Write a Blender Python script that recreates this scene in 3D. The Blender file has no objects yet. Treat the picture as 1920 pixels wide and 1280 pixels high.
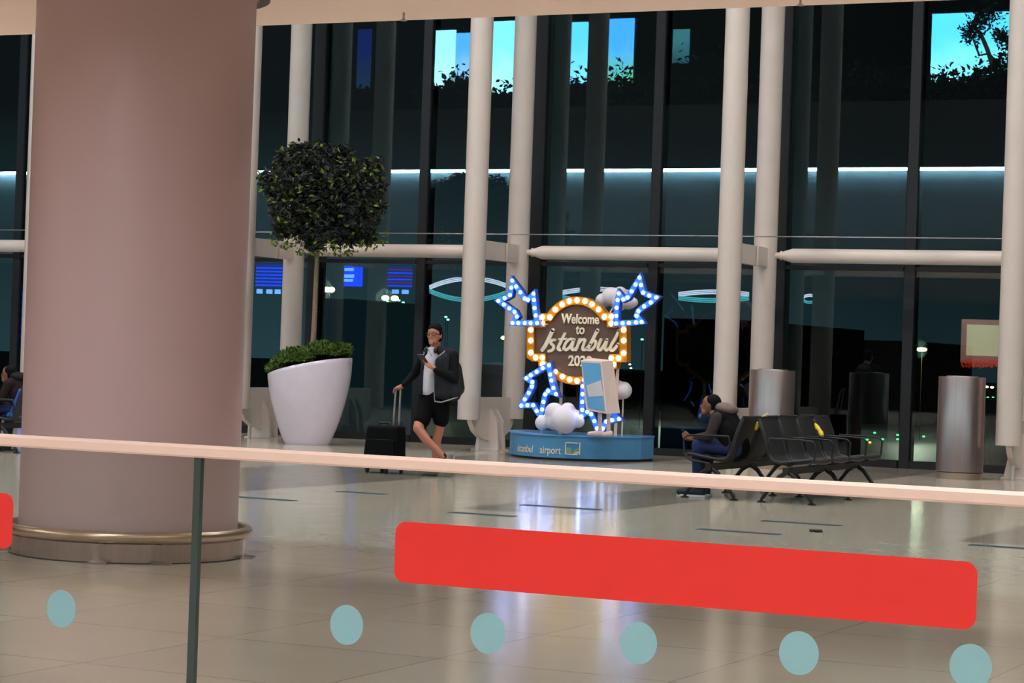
import bpy, math, random
from mathutils import Vector, Matrix
random.seed(7)
PI = math.pi
S = bpy.context.scene
COL = S.collection
# ---------------------------------------------------------------- camera
F = 4265.0; YAW = math.radians(25.6); PIT = math.radians(.385); ROL = math.radians(1.98); H = 1.42
fw = Vector((-math.sin(YAW)*math.cos(PIT), math.cos(YAW)*math.cos(PIT), math.sin(PIT)))
r0 = Vector((math.cos(YAW), math.sin(YAW), 0)); u0 = r0.cross(fw)
rt = r0*math.cos(ROL) + u0*math.sin(ROL); up = u0*math.cos(ROL) - r0*math.sin(ROL)
EYE = Vector((0, 0, H))
cd = bpy.data.cameras.new('camera'); cam = bpy.data.objects.new('camera', cd); COL.objects.link(cam)
cd.sensor_fit = 'HORIZONTAL'; cd.sensor_width = 36; cd.lens = F/1920*36; cd.clip_start = .1; cd.clip_end = 3000
m = Matrix.Identity(4)
for i in range(3):
    m[i][0] = rt[i]; m[i][1] = up[i]; m[i][2] = -fw[i]; m[i][3] = EYE[i]
cam.matrix_world = m
S.camera = cam
# ---------------------------------------------------------------- world, exposure
S.view_settings.view_transform = 'Standard'; S.view_settings.look = 'None'
S.view_settings.exposure = 0.0; S.view_settings.gamma = 1; S.view_settings.use_curve_mapping = False
W = bpy.data.worlds.new('night'); S.world = W; W.use_nodes = True
bg = W.node_tree.nodes['Background']; bg.inputs[1].default_value = 1.0
_n = W.node_tree.nodes; _l = W.node_tree.links
_tc = _n.new('ShaderNodeTexCoord'); _sp = _n.new('ShaderNodeSeparateXYZ'); _l.new(_tc.outputs['Generated'], _sp.inputs[0])
_rp = _n.new('ShaderNodeValToRGB'); _l.new(_sp.outputs['Z'], _rp.inputs[0])
_rp.color_ramp.elements[0].position = 0; _rp.color_ramp.elements[0].color = (.026, .062, .074, 1)
_rp.color_ramp.elements[1].position = .10; _rp.color_ramp.elements[1].color = (.0085, .0115, .0125, 1)
_mr = _n.new('ShaderNodeMapRange'); _mr.inputs[1].default_value = -.52; _mr.inputs[2].default_value = -.27; _mr.inputs[3].default_value = 1.15; _mr.inputs[4].default_value = .45
_l.new(_sp.outputs['X'], _mr.inputs[0])
_vm = _n.new('ShaderNodeVectorMath'); _vm.operation = 'SCALE'; _l.new(_rp.outputs[0], _vm.inputs[0]); _l.new(_mr.outputs[0], _vm.inputs['Scale']); _l.new(_vm.outputs[0], bg.inputs[0])
# ---------------------------------------------------------------- room lights
def area(name, loc, size, power, col, rot=(0, 0, 0), spread=140, sy=None):
    l = bpy.data.lights.new(name, 'AREA'); l.shape = 'RECTANGLE' if sy else 'DISK'; l.size = size
    if sy: l.size_y = sy
    l.energy = power; l.color = col; l.spread = math.radians(spread)
    o = bpy.data.objects.new(name, l); o.location = loc; o.rotation_euler = rot; COL.objects.link(o)
    return o
WARM = (1, .99, .98); NEUT = (1, .93, .89)
for x in (-20, -14, -8, -2, 4):
    for y, pw in ((-9, 140), (-3.5, 200), (1.5, 200), (6.8, 80), (9.5, 50)):  # next-to-last row added to brighten the near floor and column front
        area('ceiling_light', (x, y, 3.74), .8, pw, WARM, spread=168)
for x in (-26, -20, -14, -8, -2, 4):
    for y in (18.5, 25):
        area('high_ceiling_light', (x, y, 12.6), 1.6, 285, NEUT, spread=150)

GL = 32.25      # glass wall
def ray(x, y): return fw + rt*((x-960)/F) - up*((y-640)/F)
def at(x, y, Y): d = ray(x, y); return EYE + d*(Y/d.y)
def fl(x, y, z=0): d = ray(x, y); return EYE + d*((z-H)/d.z)
def mir(x, y, Y): p = at(x, y, 2*GL-Y); return Vector((p.x, Y, p.z))   # a place seen mirrored in the window wall
# ---------------------------------------------------------------- materials
def srgb(c): return tuple(((v/255)/12.92 if v/255 <= .04045 else ((v/255+.055)/1.055)**2.4) for v in c)
def mat(name, c, rough=.5, metal=0, emit=None, es=0, var=.06, scale=8, bump=0, coat=0, spec=.5, aniso=None):
    M = bpy.data.materials.new(name); M.use_nodes = True; n = M.node_tree.nodes; L = M.node_tree.links
    b = n['Principled BSDF']; b.inputs['Roughness'].default_value = rough; b.inputs['Metallic'].default_value = metal
    b.inputs['Specular IOR Level'].default_value = .12 if (rough >= .72 and spec == .5) else spec; b.inputs['Coat Weight'].default_value = coat
    c = srgb(c)
    tc = n.new('ShaderNodeTexCoord'); nz = n.new('ShaderNodeTexNoise'); nz.inputs['Scale'].default_value = scale; nz.inputs['Detail'].default_value = 4
    mp = n.new('ShaderNodeMapping'); L.new(tc.outputs['Object'], mp.inputs[0]); L.new(mp.outputs[0], nz.inputs['Vector'])
    if aniso: mp.inputs['Scale'].default_value = aniso
    rp = n.new('ShaderNodeValToRGB'); L.new(nz.outputs['Fac'], rp.inputs[0])
    rp.color_ramp.elements[0].position = .3; rp.color_ramp.elements[1].position = .7
    rp.color_ramp.elements[0].color = (*[v*(1-var) for v in c], 1); rp.color_ramp.elements[1].color = (*[min(1, v*(1+var)) for v in c], 1)
    L.new(rp.outputs[0], b.inputs['Base Color'])
    if bump:
        bp = n.new('ShaderNodeBump'); bp.inputs['Strength'].default_value = bump; bp.inputs['Distance'].default_value = .01
        L.new(nz.outputs['Fac'], bp.inputs['Height']); L.new(bp.outputs[0], b.inputs['Normal'])
    if emit:
        b.inputs['Emission Color'].default_value = (*srgb(emit), 1); b.inputs['Emission Strength'].default_value = es
    return M
def glass(name, tint, refl, rough=0):
    M = bpy.data.materials.new(name); M.use_nodes = True; n = M.node_tree.nodes; L = M.node_tree.links
    n.remove(n['Principled BSDF']); o = n['Material Output']
    t = n.new('ShaderNodeBsdfTransparent'); t.inputs[0].default_value = (*tint, 1)
    g = n.new('ShaderNodeBsdfGlossy'); g.inputs['Roughness'].default_value = rough; g.inputs[0].default_value = (.8, .97, 1, 1)
    mx = n.new('ShaderNodeMixShader'); lw = n.new('ShaderNodeFresnel'); lw.inputs[0].default_value = 1.5
    mu = n.new('ShaderNodeMath'); mu.operation = 'MULTIPLY'; mu.inputs[1].default_value = refl/.04; mu.use_clamp = True
    L.new(lw.outputs[0], mu.inputs[0]); L.new(mu.outputs[0], mx.inputs[0]); L.new(t.outputs[0], mx.inputs[1]); L.new(g.outputs[0], mx.inputs[2]); L.new(mx.outputs[0], o.inputs[0])
    return M
def floor_mat():
    M = bpy.data.materials.new('polished_floor_tile'); M.use_nodes = True; n = M.node_tree.nodes; L = M.node_tree.links
    b = n['Principled BSDF']; b.inputs['Specular IOR Level'].default_value = .5
    g = n.new('ShaderNodeNewGeometry'); sp = n.new('ShaderNodeSeparateXYZ'); L.new(g.outputs['Position'], sp.inputs[0])
    def M_(op, a, bv=None, cv=None):
        x = n.new('ShaderNodeMath'); x.operation = op
        for i, v in enumerate((a, bv, cv)):
            if v is None: continue
            if isinstance(v, (int, float)): x.inputs[i].default_value = v
            else: L.new(v, x.inputs[i])
        return x.outputs[0]
    T = 1.172
    u = M_('DIVIDE', M_('ADD', sp.outputs['X'], 3.69+T*60), T); v = M_('DIVIDE', M_('ADD', sp.outputs['Y'], -18.84+T*80), T)
    fu = M_('FRACT', u); fv = M_('FRACT', v); iu = M_('FLOOR', u); iv = M_('FLOOR', v)
    du = M_('MINIMUM', fu, M_('SUBTRACT', 1, fu)); dv = M_('MINIMUM', fv, M_('SUBTRACT', 1, fv))
    joint = M_('MAXIMUM', M_('LESS_THAN', du, .0030), M_('LESS_THAN', dv, .0045))
    # darker paving strips run towards the window
    def strip(a, c, y0): return M_('MULTIPLY', M_('MULTIPLY', M_('GREATER_THAN', sp.outputs['X'], a), M_('LESS_THAN', sp.outputs['X'], c)), M_('GREATER_THAN', sp.outputs['Y'], y0))
    dark = M_('ADD', M_('ADD', strip(-14.45, -12.06, 18.84), strip(-9.52, -8.36, 18.84)), strip(-4.85, -2.5, 18.9))
    cb = n.new('ShaderNodeCombineXYZ'); L.new(iu, cb.inputs[0]); L.new(iv, cb.inputs[1])
    wn = n.new('ShaderNodeTexWhiteNoise'); wn.noise_dimensions = '2D'; L.new(cb.outputs[0], wn.inputs['Vector'])
    nz = n.new('ShaderNodeTexNoise'); nz.inputs['Scale'].default_value = 1.7; nz.inputs['Detail'].default_value = 6; L.new(g.outputs['Position'], nz.inputs['Vector'])
    val = M_('ADD', M_('MULTIPLY', wn.outputs['Value'], .07), M_('MULTIPLY', nz.outputs['Fac'], .10))
    val = M_('ADD', val, .86)
    mc = n.new('ShaderNodeMix'); mc.data_type = 'RGBA'; mc.inputs['A'].default_value = (*FLC, 1); mc.inputs['B'].default_value = (*[v*.52 for v in FLC], 1); L.new(dark, mc.inputs['Factor'])
    mj = n.new('ShaderNodeMix'); mj.data_type = 'RGBA'; mj.inputs['B'].default_value = (.10, .08, .07, 1); L.new(mc.outputs['Result'], mj.inputs['A']); L.new(M_('MULTIPLY', joint, .5), mj.inputs['Factor'])
    vm = n.new('ShaderNodeVectorMath'); vm.operation = 'SCALE'; L.new(mj.outputs['Result'], vm.inputs[0]); L.new(val, vm.inputs['Scale'])
    L.new(vm.outputs[0], b.inputs['Base Color'])
    n2 = n.new('ShaderNodeTexNoise'); n2.inputs['Scale'].default_value = 3; L.new(g.outputs['Position'], n2.inputs['Vector'])
    L.new(M_('ADD', M_('MULTIPLY', n2.outputs['Fac'], .05), .115), b.inputs['Roughness'])
    return M
FLC = (.55, .475, .385)
M = {}
M['floor'] = floor_mat()
M['white'] = mat('white_painted_steel', (222, 206, 196), .38, scale=3, var=.03)
M['ceil'] = mat('ceiling_panel', (238, 216, 205), .8, scale=1, var=.02)
M['collar'] = mat('dark_collar', (58, 50, 48), .7)
M['column'] = mat('mauve_column_paint', (174, 152, 154), .45, scale=2, var=.025, aniso=(1, 1, .25))
M['steel'] = mat('brushed_steel', (205, 192, 188), .20, 1, scale=40, var=.10, aniso=(1, 1, .02))
M['steelbin'] = mat('brushed_bin_steel', (165, 146, 142), .34, .9, scale=60, var=.08, aniso=(1, 1, .02))
M['bronze'] = mat('warm_satin_steel', (186, 168, 148), .3, .85, scale=20)
M['darkring'] = mat('dark_gap', (25, 22, 22), .6)
M['rail'] = mat('pale_rail', (250, 216, 200), .35, scale=3, var=.02)
M['mull'] = mat('dark_mullion', (14, 13, 19), .6)
M['black'] = mat('black_plastic', (16, 16, 17), .5)
M['wallgrey'] = mat('grey_wall', (92, 90, 88), .8)
M['walldark'] = mat('dark_wall', (58, 46, 44), .8)
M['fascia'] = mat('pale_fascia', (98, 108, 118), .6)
M['fasciadark'] = mat('dark_fascia', (40, 43, 46), .7)
M['pane'] = glass('window_glass', (.80, .86, .86), .065)
M['baluglass'] = glass('balustrade_glass', (.87, .885, .87), .012)
M['glassedge'] = mat('green_glass_edge', (58, 72, 68), .3)
M['red'] = mat('red_vinyl', (240, 42, 33), .55, var=.02)
M['teal'] = mat('pale_teal_vinyl', (142, 188, 194), .55, var=.02)
M['tape'] = mat('blue_floor_sticker', (42, 66, 80), .5)
M['planter'] = mat('glossy_white_planter', (212, 202, 214), .16, var=.02, coat=.5)
M['soil'] = mat('dark_soil', (30, 22, 14), .9, bump=.5, scale=40)
M['bark'] = mat('pale_bark', (150, 126, 104), .8, bump=.4, scale=30, var=.2)
M['leafd'] = mat('dark_leaf', (13, 22, 11), .6, var=.35, scale=9)
M['leafl'] = mat('highlight_leaf', (92, 116, 18), .6, var=.3, scale=9)  # crown highlights painted as yellow-green leaves
M['cover'] = mat('ground_cover_leaf', (66, 92, 18), .6, var=.4, scale=14)
M['skin'] = mat('skin', (172, 108, 86), .5, var=.04)
M['skind'] = mat('skin_seated', (120, 72, 50), .5, var=.04)
M['hair'] = mat('black_hair', (7, 6, 6), .75)
M['tee'] = mat('white_cotton', (206, 198, 205), .8)
M['jacket'] = mat('charcoal_jacket', (38, 38, 45), .85, bump=.3, scale=20)
M['jacketd'] = mat('black_jacket_sleeve', (16, 16, 18), .8)
M['piping'] = mat('pale_piping', (150, 148, 150), .6)
M['shorts'] = mat('black_shorts', (6, 5, 6), .85)
M['shoe'] = mat('grey_trainer', (128, 120, 116), .7)
M['sock'] = mat('dark_sock', (40, 22, 24), .8)
M['phone'] = mat('phone_black', (20, 20, 24), .2)
M['screenlit'] = mat('phone_screen', (150, 170, 190), .2, emit=(170, 190, 215), es=1.2)
M['case'] = mat('black_suitcase_fabric', (5, 5, 6), .75, bump=.3, scale=60)
M['alu'] = mat('aluminium', (170, 166, 168), .3, .9)
M['vest'] = mat('black_vest', (10, 8, 9), .75)
M['sleeve'] = mat('brown_grey_sleeve', (56, 48, 45), .8)
M['hood'] = mat('taupe_hood', (112, 94, 88), .85)
M['jeans'] = mat('blue_jeans', (44, 50, 86), .8, bump=.2, scale=60)
M['bluecoat'] = mat('blue_fabric', (28, 78, 160), .7)
M['seat'] = mat('charcoal_seat', (23, 21, 23), .55, bump=.1, scale=50)
M['seatmetal'] = mat('dark_seat_metal', (20, 19, 21), .45, .2)
M['yellow'] = mat('yellow_tape', (200, 170, 20), .5)
M['straw'] = mat('pale_strap', (190, 170, 130), .6)
M['signboard'] = mat('brown_sign_face', (92, 68, 56), .6, var=.03)
M['gold'] = mat('gold_channel', (190, 122, 22), .35, .3)
M['letter'] = mat('cream_letter', (222, 210, 188), .6)
M['bluechan'] = mat('blue_channel', (36, 80, 190), .4)
M['bluelit'] = mat('blue_lit_face', (40, 100, 230), .4, emit=(36, 84, 255), es=.75)  # emission stands in for bulb light in the blue channel
M['darkback'] = mat('dark_back_panel', (22, 22, 26), .7)
M['bulbw'] = mat('white_bulb', (255, 255, 255), .3, emit=(205, 222, 255), es=13)
M['bulby'] = mat('warm_bulb', (255, 250, 230), .3, emit=(255, 226, 176), es=12)
M['platform'] = mat('blue_platform', (74, 134, 176), .4, var=.02)
M['plattop'] = mat('blue_platform_top', (96, 150, 205), .35)
M['cloud'] = mat('white_cloud_foam', (214, 208, 214), .7, var=.02)
M['boxwhite'] = mat('white_board', (216, 194, 182), .55, var=.02)
M['boxblue'] = mat('light_blue_print', (92, 158, 206), .5, var=.04, scale=3)
M['boxpale'] = mat('pale_print_patch', (196, 190, 196), .5)
M['logo'] = mat('logo_green', (120, 160, 120), .5)
M['poster'] = mat('cream_panel', (210, 200, 160), .6, emit=(215, 192, 150), es=4.5)
M['posterframe'] = mat('rose_frame_glow', (190, 140, 130), .6, emit=(190, 130, 115), es=2.0)  # frame given its own glow in place of light falling on it
M['redflower'] = mat('red_flowers_glow', (220, 60, 30), .6, emit=(230, 60, 20), es=2.2, var=.4, scale=6)  # flowers given a glow in place of light falling on them
def em(name, c, s): return mat(name, c, .5, emit=c, es=s, var=.02)
# ---------------------------------------------------------------- mesh builder
class MB:
    def __init__(s): s.v = []; s.f = []; s.sm = []
    def add(s, vs, fs, smooth=False):
        o = len(s.v); s.v += [Vector(v) for v in vs]; s.f += [tuple(i+o for i in f) for f in fs]; s.sm += [smooth]*len(fs); return s
    def hexa(s, p): return s.add(p, [(0, 3, 2, 1), (4, 5, 6, 7), (0, 1, 5, 4), (1, 2, 6, 5), (2, 3, 7, 6), (3, 0, 4, 7)])
    def box(s, a, b):
        (x0, y0, z0), (x1, y1, z1) = a, b
        return s.hexa([(x0, y0, z0), (x1, y0, z0), (x1, y1, z0), (x0, y1, z0), (x0, y0, z1), (x1, y0, z1), (x1, y1, z1), (x0, y1, z1)])
    def lathe(s, c, prof, n=48, cap=True, axis=None):
        vs = []; c = Vector(c)
        for r, z in prof:
            for i in range(n): a = 2*PI*i/n; vs.append(c+Vector((r*math.cos(a), r*math.sin(a), z)))
        k = len(prof); run = [0]
        def flush(rn):
            if len(rn) > 1: s.add([vs[j*n+i] for j in rn for i in range(n)], [(q*n+i, q*n+(i+1) % n, (q+1)*n+(i+1) % n, (q+1)*n+i) for q in range(len(rn)-1) for i in range(n)], True)
        for j in range(1, k):
            run.append(j)
            if j < k-1:
                a1 = math.atan2(prof[j][1]-prof[j-1][1], prof[j][0]-prof[j-1][0]); a2 = math.atan2(prof[j+1][1]-prof[j][1], prof[j+1][0]-prof[j][0])
                if abs((a2-a1+PI) % (2*PI)-PI) > .6: flush(run); run = [j]
        flush(run)
        if cap: s.add(vs[:n], [tuple(range(n))[::-1]]); s.add(vs[-n:], [tuple(range(n))])
        return s
    def torus(s, c, R, r, n=96, k=12, fr=0, to=2*PI):
        vs = []; c = Vector(c)
        for i in range(n):
            a = fr+(to-fr)*i/n
            for j in range(k): b = 2*PI*j/k; q = R+r*math.cos(b); vs.append(c+Vector((q*math.cos(a), q*math.sin(a), r*math.sin(b))))
        return s.add(vs, [(i*k+j, ((i+1) % n)*k+j, ((i+1) % n)*k+(j+1) % k, i*k+(j+1) % k) for i in range(n) for j in range(k)], True)
    def tube(s, pts, r, n=10, closed=False):
        pts = [Vector(p) for p in pts]; k = len(pts); rr = r if isinstance(r, (list, tuple)) else [r]*k
        vs = []; ref = None
        for i, p in enumerate(pts):
            if closed: t = (pts[(i+1) % k]-pts[i-1])
            else: t = (pts[min(i+1, k-1)]-pts[max(i-1, 0)])
            t.normalize()
            if ref is None: ref = Vector((0, 0, 1)) if abs(t.z) < .9 else Vector((1, 0, 0))
            u = t.cross(ref); u.normalize(); w = u.cross(t); ref = w
            for j in range(n): a = 2*PI*j/n; vs.append(p+(u*math.cos(a)+w*math.sin(a))*rr[i])
        m = k if closed else k-1
        s.add(vs, [(i*n+j, ((i+1) % k)*n+j, ((i+1) % k)*n+(j+1) % n, i*n+(j+1) % n) for i in range(m) for j in range(n)], True)
        if not closed: s.add(vs[:n], [tuple(range(n))[::-1]]); s.add(vs[-n:], [tuple(range(n))])
        return s
    def ell(s, c, r, n=16, k=10, rot=None):
        c = Vector(c); r = (r, r, r) if isinstance(r, (int, float)) else r; vs = []
        for j in range(k+1):
            t = PI*j/k
            for i in range(n):
                a = 2*PI*i/n; p = Vector((r[0]*math.sin(t)*math.cos(a), r[1]*math.sin(t)*math.sin(a), r[2]*math.cos(t)))
                if rot: p = rot @ p
                vs.append(c+p)
        return s.add(vs, [(j*n+i, (j+1)*n+i, (j+1)*n+(i+1) % n, j*n+(i+1) % n) for j in range(k) for i in range(n)], True)
    def cap(s, a, b, ra, rb=None):
        rb = ra if rb is None else rb; a = Vector(a); b = Vector(b)
        s.tube([a, a.lerp(b, .5), b], [ra, (ra+rb)/2, rb], 14); s.ell(a, ra*.995, 14, 8); s.ell(b, rb*.995, 14, 8); return s
    def prism(s, pts, ext):
        pts = [Vector(p) for p in pts]; e = Vector(ext); n = len(pts)
        return s.add(pts+[p+e for p in pts], [tuple(range(n))[::-1], tuple(range(n, 2*n))]+[(i, (i+1) % n, (i+1) % n+n, i+n) for i in range(n)])
    def build(s, name, m, parent=None, loc=None, remesh=None, bevel=None, kind=None):
        me = bpy.data.meshes.new(name)
        org = Vector(loc) if loc is not None else Vector((0, 0, 0))
        if parent is not None and loc is None: org = parent_world(parent)
        me.from_pydata([v-org for v in s.v], [], s.f); me.polygons.foreach_set('use_smooth', s.sm)
        me.validate(); me.update()
        o = bpy.data.objects.new(name, me); COL.objects.link(o); me.materials.append(m)
        if parent is not None: o.parent = parent; o.location = org-parent_world(parent)
        else: o.location = org
        if remesh:
            r = o.modifiers.new('remesh', 'REMESH'); r.mode = 'VOXEL'; r.voxel_size = remesh; r.use_smooth_shade = True
            q = o.modifiers.new('smooth', 'SMOOTH'); q.iterations = 4; q.factor = .6
        if bevel:
            q = o.modifiers.new('bevel', 'BEVEL'); q.width = bevel; q.segments = 3; q.limit_method = 'ANGLE'
        if kind: o['kind'] = kind
        return o
PW = {}
def parent_world(p):
    v = Vector(p.location); q = p.parent
    while q: v = v+Vector(q.location); q = q.parent
    return v
def tag(o, label, cat, group=None, kind=None):
    o['label'] = label; o['category'] = cat
    if group: o['group'] = group
    if kind: o['kind'] = kind
    return o
def thing(name, label, cat, loc=(0, 0, 0), group=None):
    o = bpy.data.objects.new(name, None); o.empty_display_size = .2; COL.objects.link(o); o.location = loc
    return tag(o, label, cat, group)
def copy_tree(o, parent=None):
    c = o.copy(); COL.objects.link(c); c.parent = parent
    for ch in [q for q in bpy.data.objects if q.parent == o]: copy_tree(ch, c)
    return c
def struct(mb, name, m, label=None):
    o = mb.build(name, m, kind='structure')
    if label: o['label'] = label
    return o
# ================================================================ SETTING
X0, X1, YB, ZT = -64, 22, -14, 13
CZ, CE = 3.8, 14.31                       # low ceiling and where it ends
struct(MB().box((X0, YB, -.2), (X1, GL+.3, 0)), 'floor', M['floor'])
struct(MB().box((X0, 7.6, CZ), (X1, CE, CZ+.12)), 'ceiling', M['ceil'])
struct(MB().box((X0, YB, CZ), (X1, 7.6, CZ+.12)), 'ceiling_rear', mat('brown_ceiling', (74, 50, 42), .8))
struct(MB().box((X0, YB, ZT), (X1, GL+.3, ZT+.2)), 'ceiling_upper', M['fasciadark'])
struct(MB().box((X0, YB-.3, 0), (X1, YB, ZT)), 'wall_back', M['walldark'])
struct(MB().box((X0-.3, YB, 0), (X0, GL, ZT)), 'wall_left', M['walldark'])
struct(MB().box((X1, YB, 0), (X1+.3, GL, ZT)), 'wall_right', M['walldark'])
# balcony front above the low ceiling: washed band, overhang and light strip
zl = mir(1300, 315, CE).z; zt = mir(1300, 196, CE).z
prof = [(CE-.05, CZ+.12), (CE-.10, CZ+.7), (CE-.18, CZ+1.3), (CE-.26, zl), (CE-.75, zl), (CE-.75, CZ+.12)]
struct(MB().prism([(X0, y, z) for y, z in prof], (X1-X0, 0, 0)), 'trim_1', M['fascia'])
struct(MB().box((X0, CE-1.2, zl), (X1, CE, zt)), 'trim_2', M['fasciadark'])
tag(MB().box((X0+2, CE-.16, zl-.07), (X1-2, CE-.10, zl)).build('light_strip', em('led_strip', (200, 245, 255), 70)), 'long white light strip under the balcony edge, mirrored in the glass', 'light strip')
struct(MB().box((X0, YB, zt-.3), (X1, CE-1.2, zt-.2)), 'floor_upper', M['walldark'])
# window wall
XK = {k: -19.10+4.01*(k) for k in range(-1, 5)}
win = 0
xs = []
for k in range(-2, 5):
    xs += [-19.10+4.01*k, -19.10+4.01*k+2.0]
for i, x in enumerate(xs):
    nx = xs[i+1] if i+1 < len(xs) else x+2
    mid = (i % 2 == 1)
    w = .075 if mid else .10
    b = MB().box((x-w, GL-.05, 0), (x+w, GL+.22, ZT)); b.box((x+w, GL-.04, 0), (nx-w, GL+.12, .11)); b.box((x+w, GL-.03, 2.86), (nx-w, GL+.1, 2.92))
    o = struct(b, 'window_%d' % (i+1), M['mull'])
    MB().box((x+w, GL, .11), (nx-w, GL+.012, ZT)).build('glass_pane', M['pane'], o)
for a, c, n in ((X0, xs[0]-.10, 'wall_window_left'), (xs[-1]+2-.1, X1, 'wall_window_right')):
    struct(MB().box((a, GL, 0), (c, GL+.2, ZT)), n, M['mull'])
# ---------------------------------------------------------------- paired tube columns, beams, cable
def lathe_y(mb, c, pr): pass
def pair(k):
    x = -19.10+4.01*k; y = 30.85
    return x, y
proto = None
names = {-1: 'white twin tube column half hidden by the left edge of the big round column',
         0: 'white twin tube column beside the tree, just right of the round column',
         1: 'white twin tube column between the standing man and the lit sign',
         2: 'white twin tube column rising behind the seated man and the benches',
         3: 'white twin tube column at the right edge of the picture'}
for k in range(-1, 4):
    x, y = pair(k)
    if proto is None:
        t = thing('tube_column', names[k], 'column', (x, y, 0), 'white twin tube columns along the window')
        for nm, yy in (('front_tube', -.75), ('back_tube', .75)):
            MB().lathe((x, y+yy, .47), [(.165, 0), (.17, .01), (.17, ZT-.47)], 40).build(nm, M['white'], t)
        MB().box((x-.05, y-.72, 2.86), (x+.05, y+.72, 3.14)).box((x+.06, y+.2, 2.86), (x+.09, y+.75, 3.13)).build('bracket', M['white'], t)
        g = [(-.72, .80), (.72, .80), (.72, .42), (.62, .30), (.40, .20), (.16, .15), (-.16, .15), (-.40, .20), (-.60, .30), (-.72, .44)]
        MB().prism([(x-.04, y+a, z) for a, z in g], (.08, 0, 0)).build('gusset_plate', M['white'], t)
        f = MB()
        f.prism([(x-.20, y-.13, 0), (x+.20, y-.13, 0), (x+.17, y-.13, .42), (x+.05, y-.13, .62), (x-.05, y-.13, .62), (x-.12, y-.13, .42)], (0, .06, 0))
        f.prism([(x-.20, y+.07, 0), (x+.20, y+.07, 0), (x+.17, y+.07, .42), (x+.05, y+.07, .62), (x-.05, y+.07, .62), (x-.12, y+.07, .42)], (0, .06, 0))
        f.box((x-.22, y-.2, 0), (x+.22, y+.2, .02)).tube([(x, y-.16, .30), (x, y+.16, .30)], .05, 16)
        f.build('foot', M['white'], t)
        MB().tube([(x-.02, y-.38, 0), (x-.02, y-.36, .24)], .03, 12).build('drain_rod', M['white'], t)
        proto = t
    else:
        t = copy_tree(proto); t.location = (x, y, 0); t['label'] = names[k]
bn = {-2: 'white horizontal tube beam left of the big round column', -1: 'white horizontal tube beam hidden mostly behind the big round column',
      0: 'white horizontal tube beam behind the tree trunk above the standing man', 1: 'white horizontal tube beam above the lit sign',
      2: 'white horizontal tube beam above the two steel bins'}
p0 = None
for k in (-2, -1, 0, 1, 2):
    x = -19.10+4.01*k
    if p0 is None:
        L_ = 4.01; z = 3.03
        pts = [(.15, .045), (.22, .045), (.24, .07), (.27, .06), (.42, .105), (L_-.42, .105), (L_-.27, .06), (L_-.24, .07), (L_-.22, .045), (L_-.15, .045)]
        b = MB(); vs = []; n = 28
        for px, r in pts:
            for j in range(n): a = 2*PI*j/n; vs.append((x+px, 31.6+r*math.cos(a), z+r*math.sin(a)))
        b.add(vs, [(i*n+j, i*n+(j+1) % n, (i+1)*n+(j+1) % n, (i+1)*n+j) for i in range(len(pts)-1) for j in range(n)], True)
        o = b.build('horizontal_beam', M['white'], loc=(x, 31.6, z)); p0 = o
    else:
        o = p0.copy(); COL.objects.link(o); o.location = (x, 31.6, 3.03)
    tag(o, bn[k], 'beam', 'white tube beams between the columns')
tag(MB().tube([(-28, 30.85, 3.262), (-3, 30.85, 3.262)], .009, 8).build('tension_cable', M['alu']), 'thin steel cable running above the white beams', 'cable')
# ---------------------------------------------------------------- big round column
cx, cy = -8.975, 12.82
t = thing('round_column', 'huge round mauve-grey column at left with steel bumper ring', 'column', (cx, cy, 0))
MB().lathe((cx, cy, .12), [(.735, 0), (.738, 3.68)], 128).build('shaft', M['column'], t)
MB().lathe((cx, cy, 0), [(.788, .008), (.788, .125), (.74, .13)], 128, cap=False).build('base_band', M['steel'], t)
MB().lathe((cx, cy, 0), [(.795, .0), (.795, .008), (.70, .009)], 96, cap=False).build('base_seal', M['darkring'], t)
MB().torus((cx, cy, .172), .80, .036, 128, 14).build('bumper_ring', M['bronze'], t)
for a in (-150, -68, -40, 20, 90, 150):
    a = math.radians(a); c_, s_ = math.cos(a), math.sin(a)
    MB().hexa([(cx+c_*R-s_*w, cy+s_*R+c_*w, z) for z in (.0, .012) for R, w in ((.76, -.08), (.87, -.06), (.87, .06), (.76, .08))]).build('foot_plate', M['steel'], t)
    MB().hexa([(cx+c_*R-s_*w, cy+s_*R+c_*w, z) for z in (.13, .175) for R, w in ((.73, -.015), (.79, -.015), (.79, .015), (.73, .015))]).build('ring_bracket', M['steel'], t)
c1 = MB().lathe((cx, cy, CZ-.012), [(.755, 0), (.83, 0), (.83, .02), (.755, .02)], 96, cap=False)
c1.build('collar', M['collar'], t)
for (x, y), lb in (((757, 33), 'small ceiling sprinkler left of centre at the ceiling edge'), ((1501, 4), 'small ceiling sprinkler right of centre at the ceiling edge')):
    p = fl(x, y, CZ-.035)
    t = thing('sprinkler', lb, 'sprinkler', (p.x, p.y, CZ), 'ceiling sprinklers')
    MB().lathe((p.x, p.y, CZ-.05), [(.008, 0), (.008, .05)], 12).build('stem', M['alu'], t)
    MB().lathe((p.x, p.y, CZ-.058), [(.022, 0), (.024, .004), (.012, .012)], 16).build('deflector', M['alu'], t)
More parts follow.
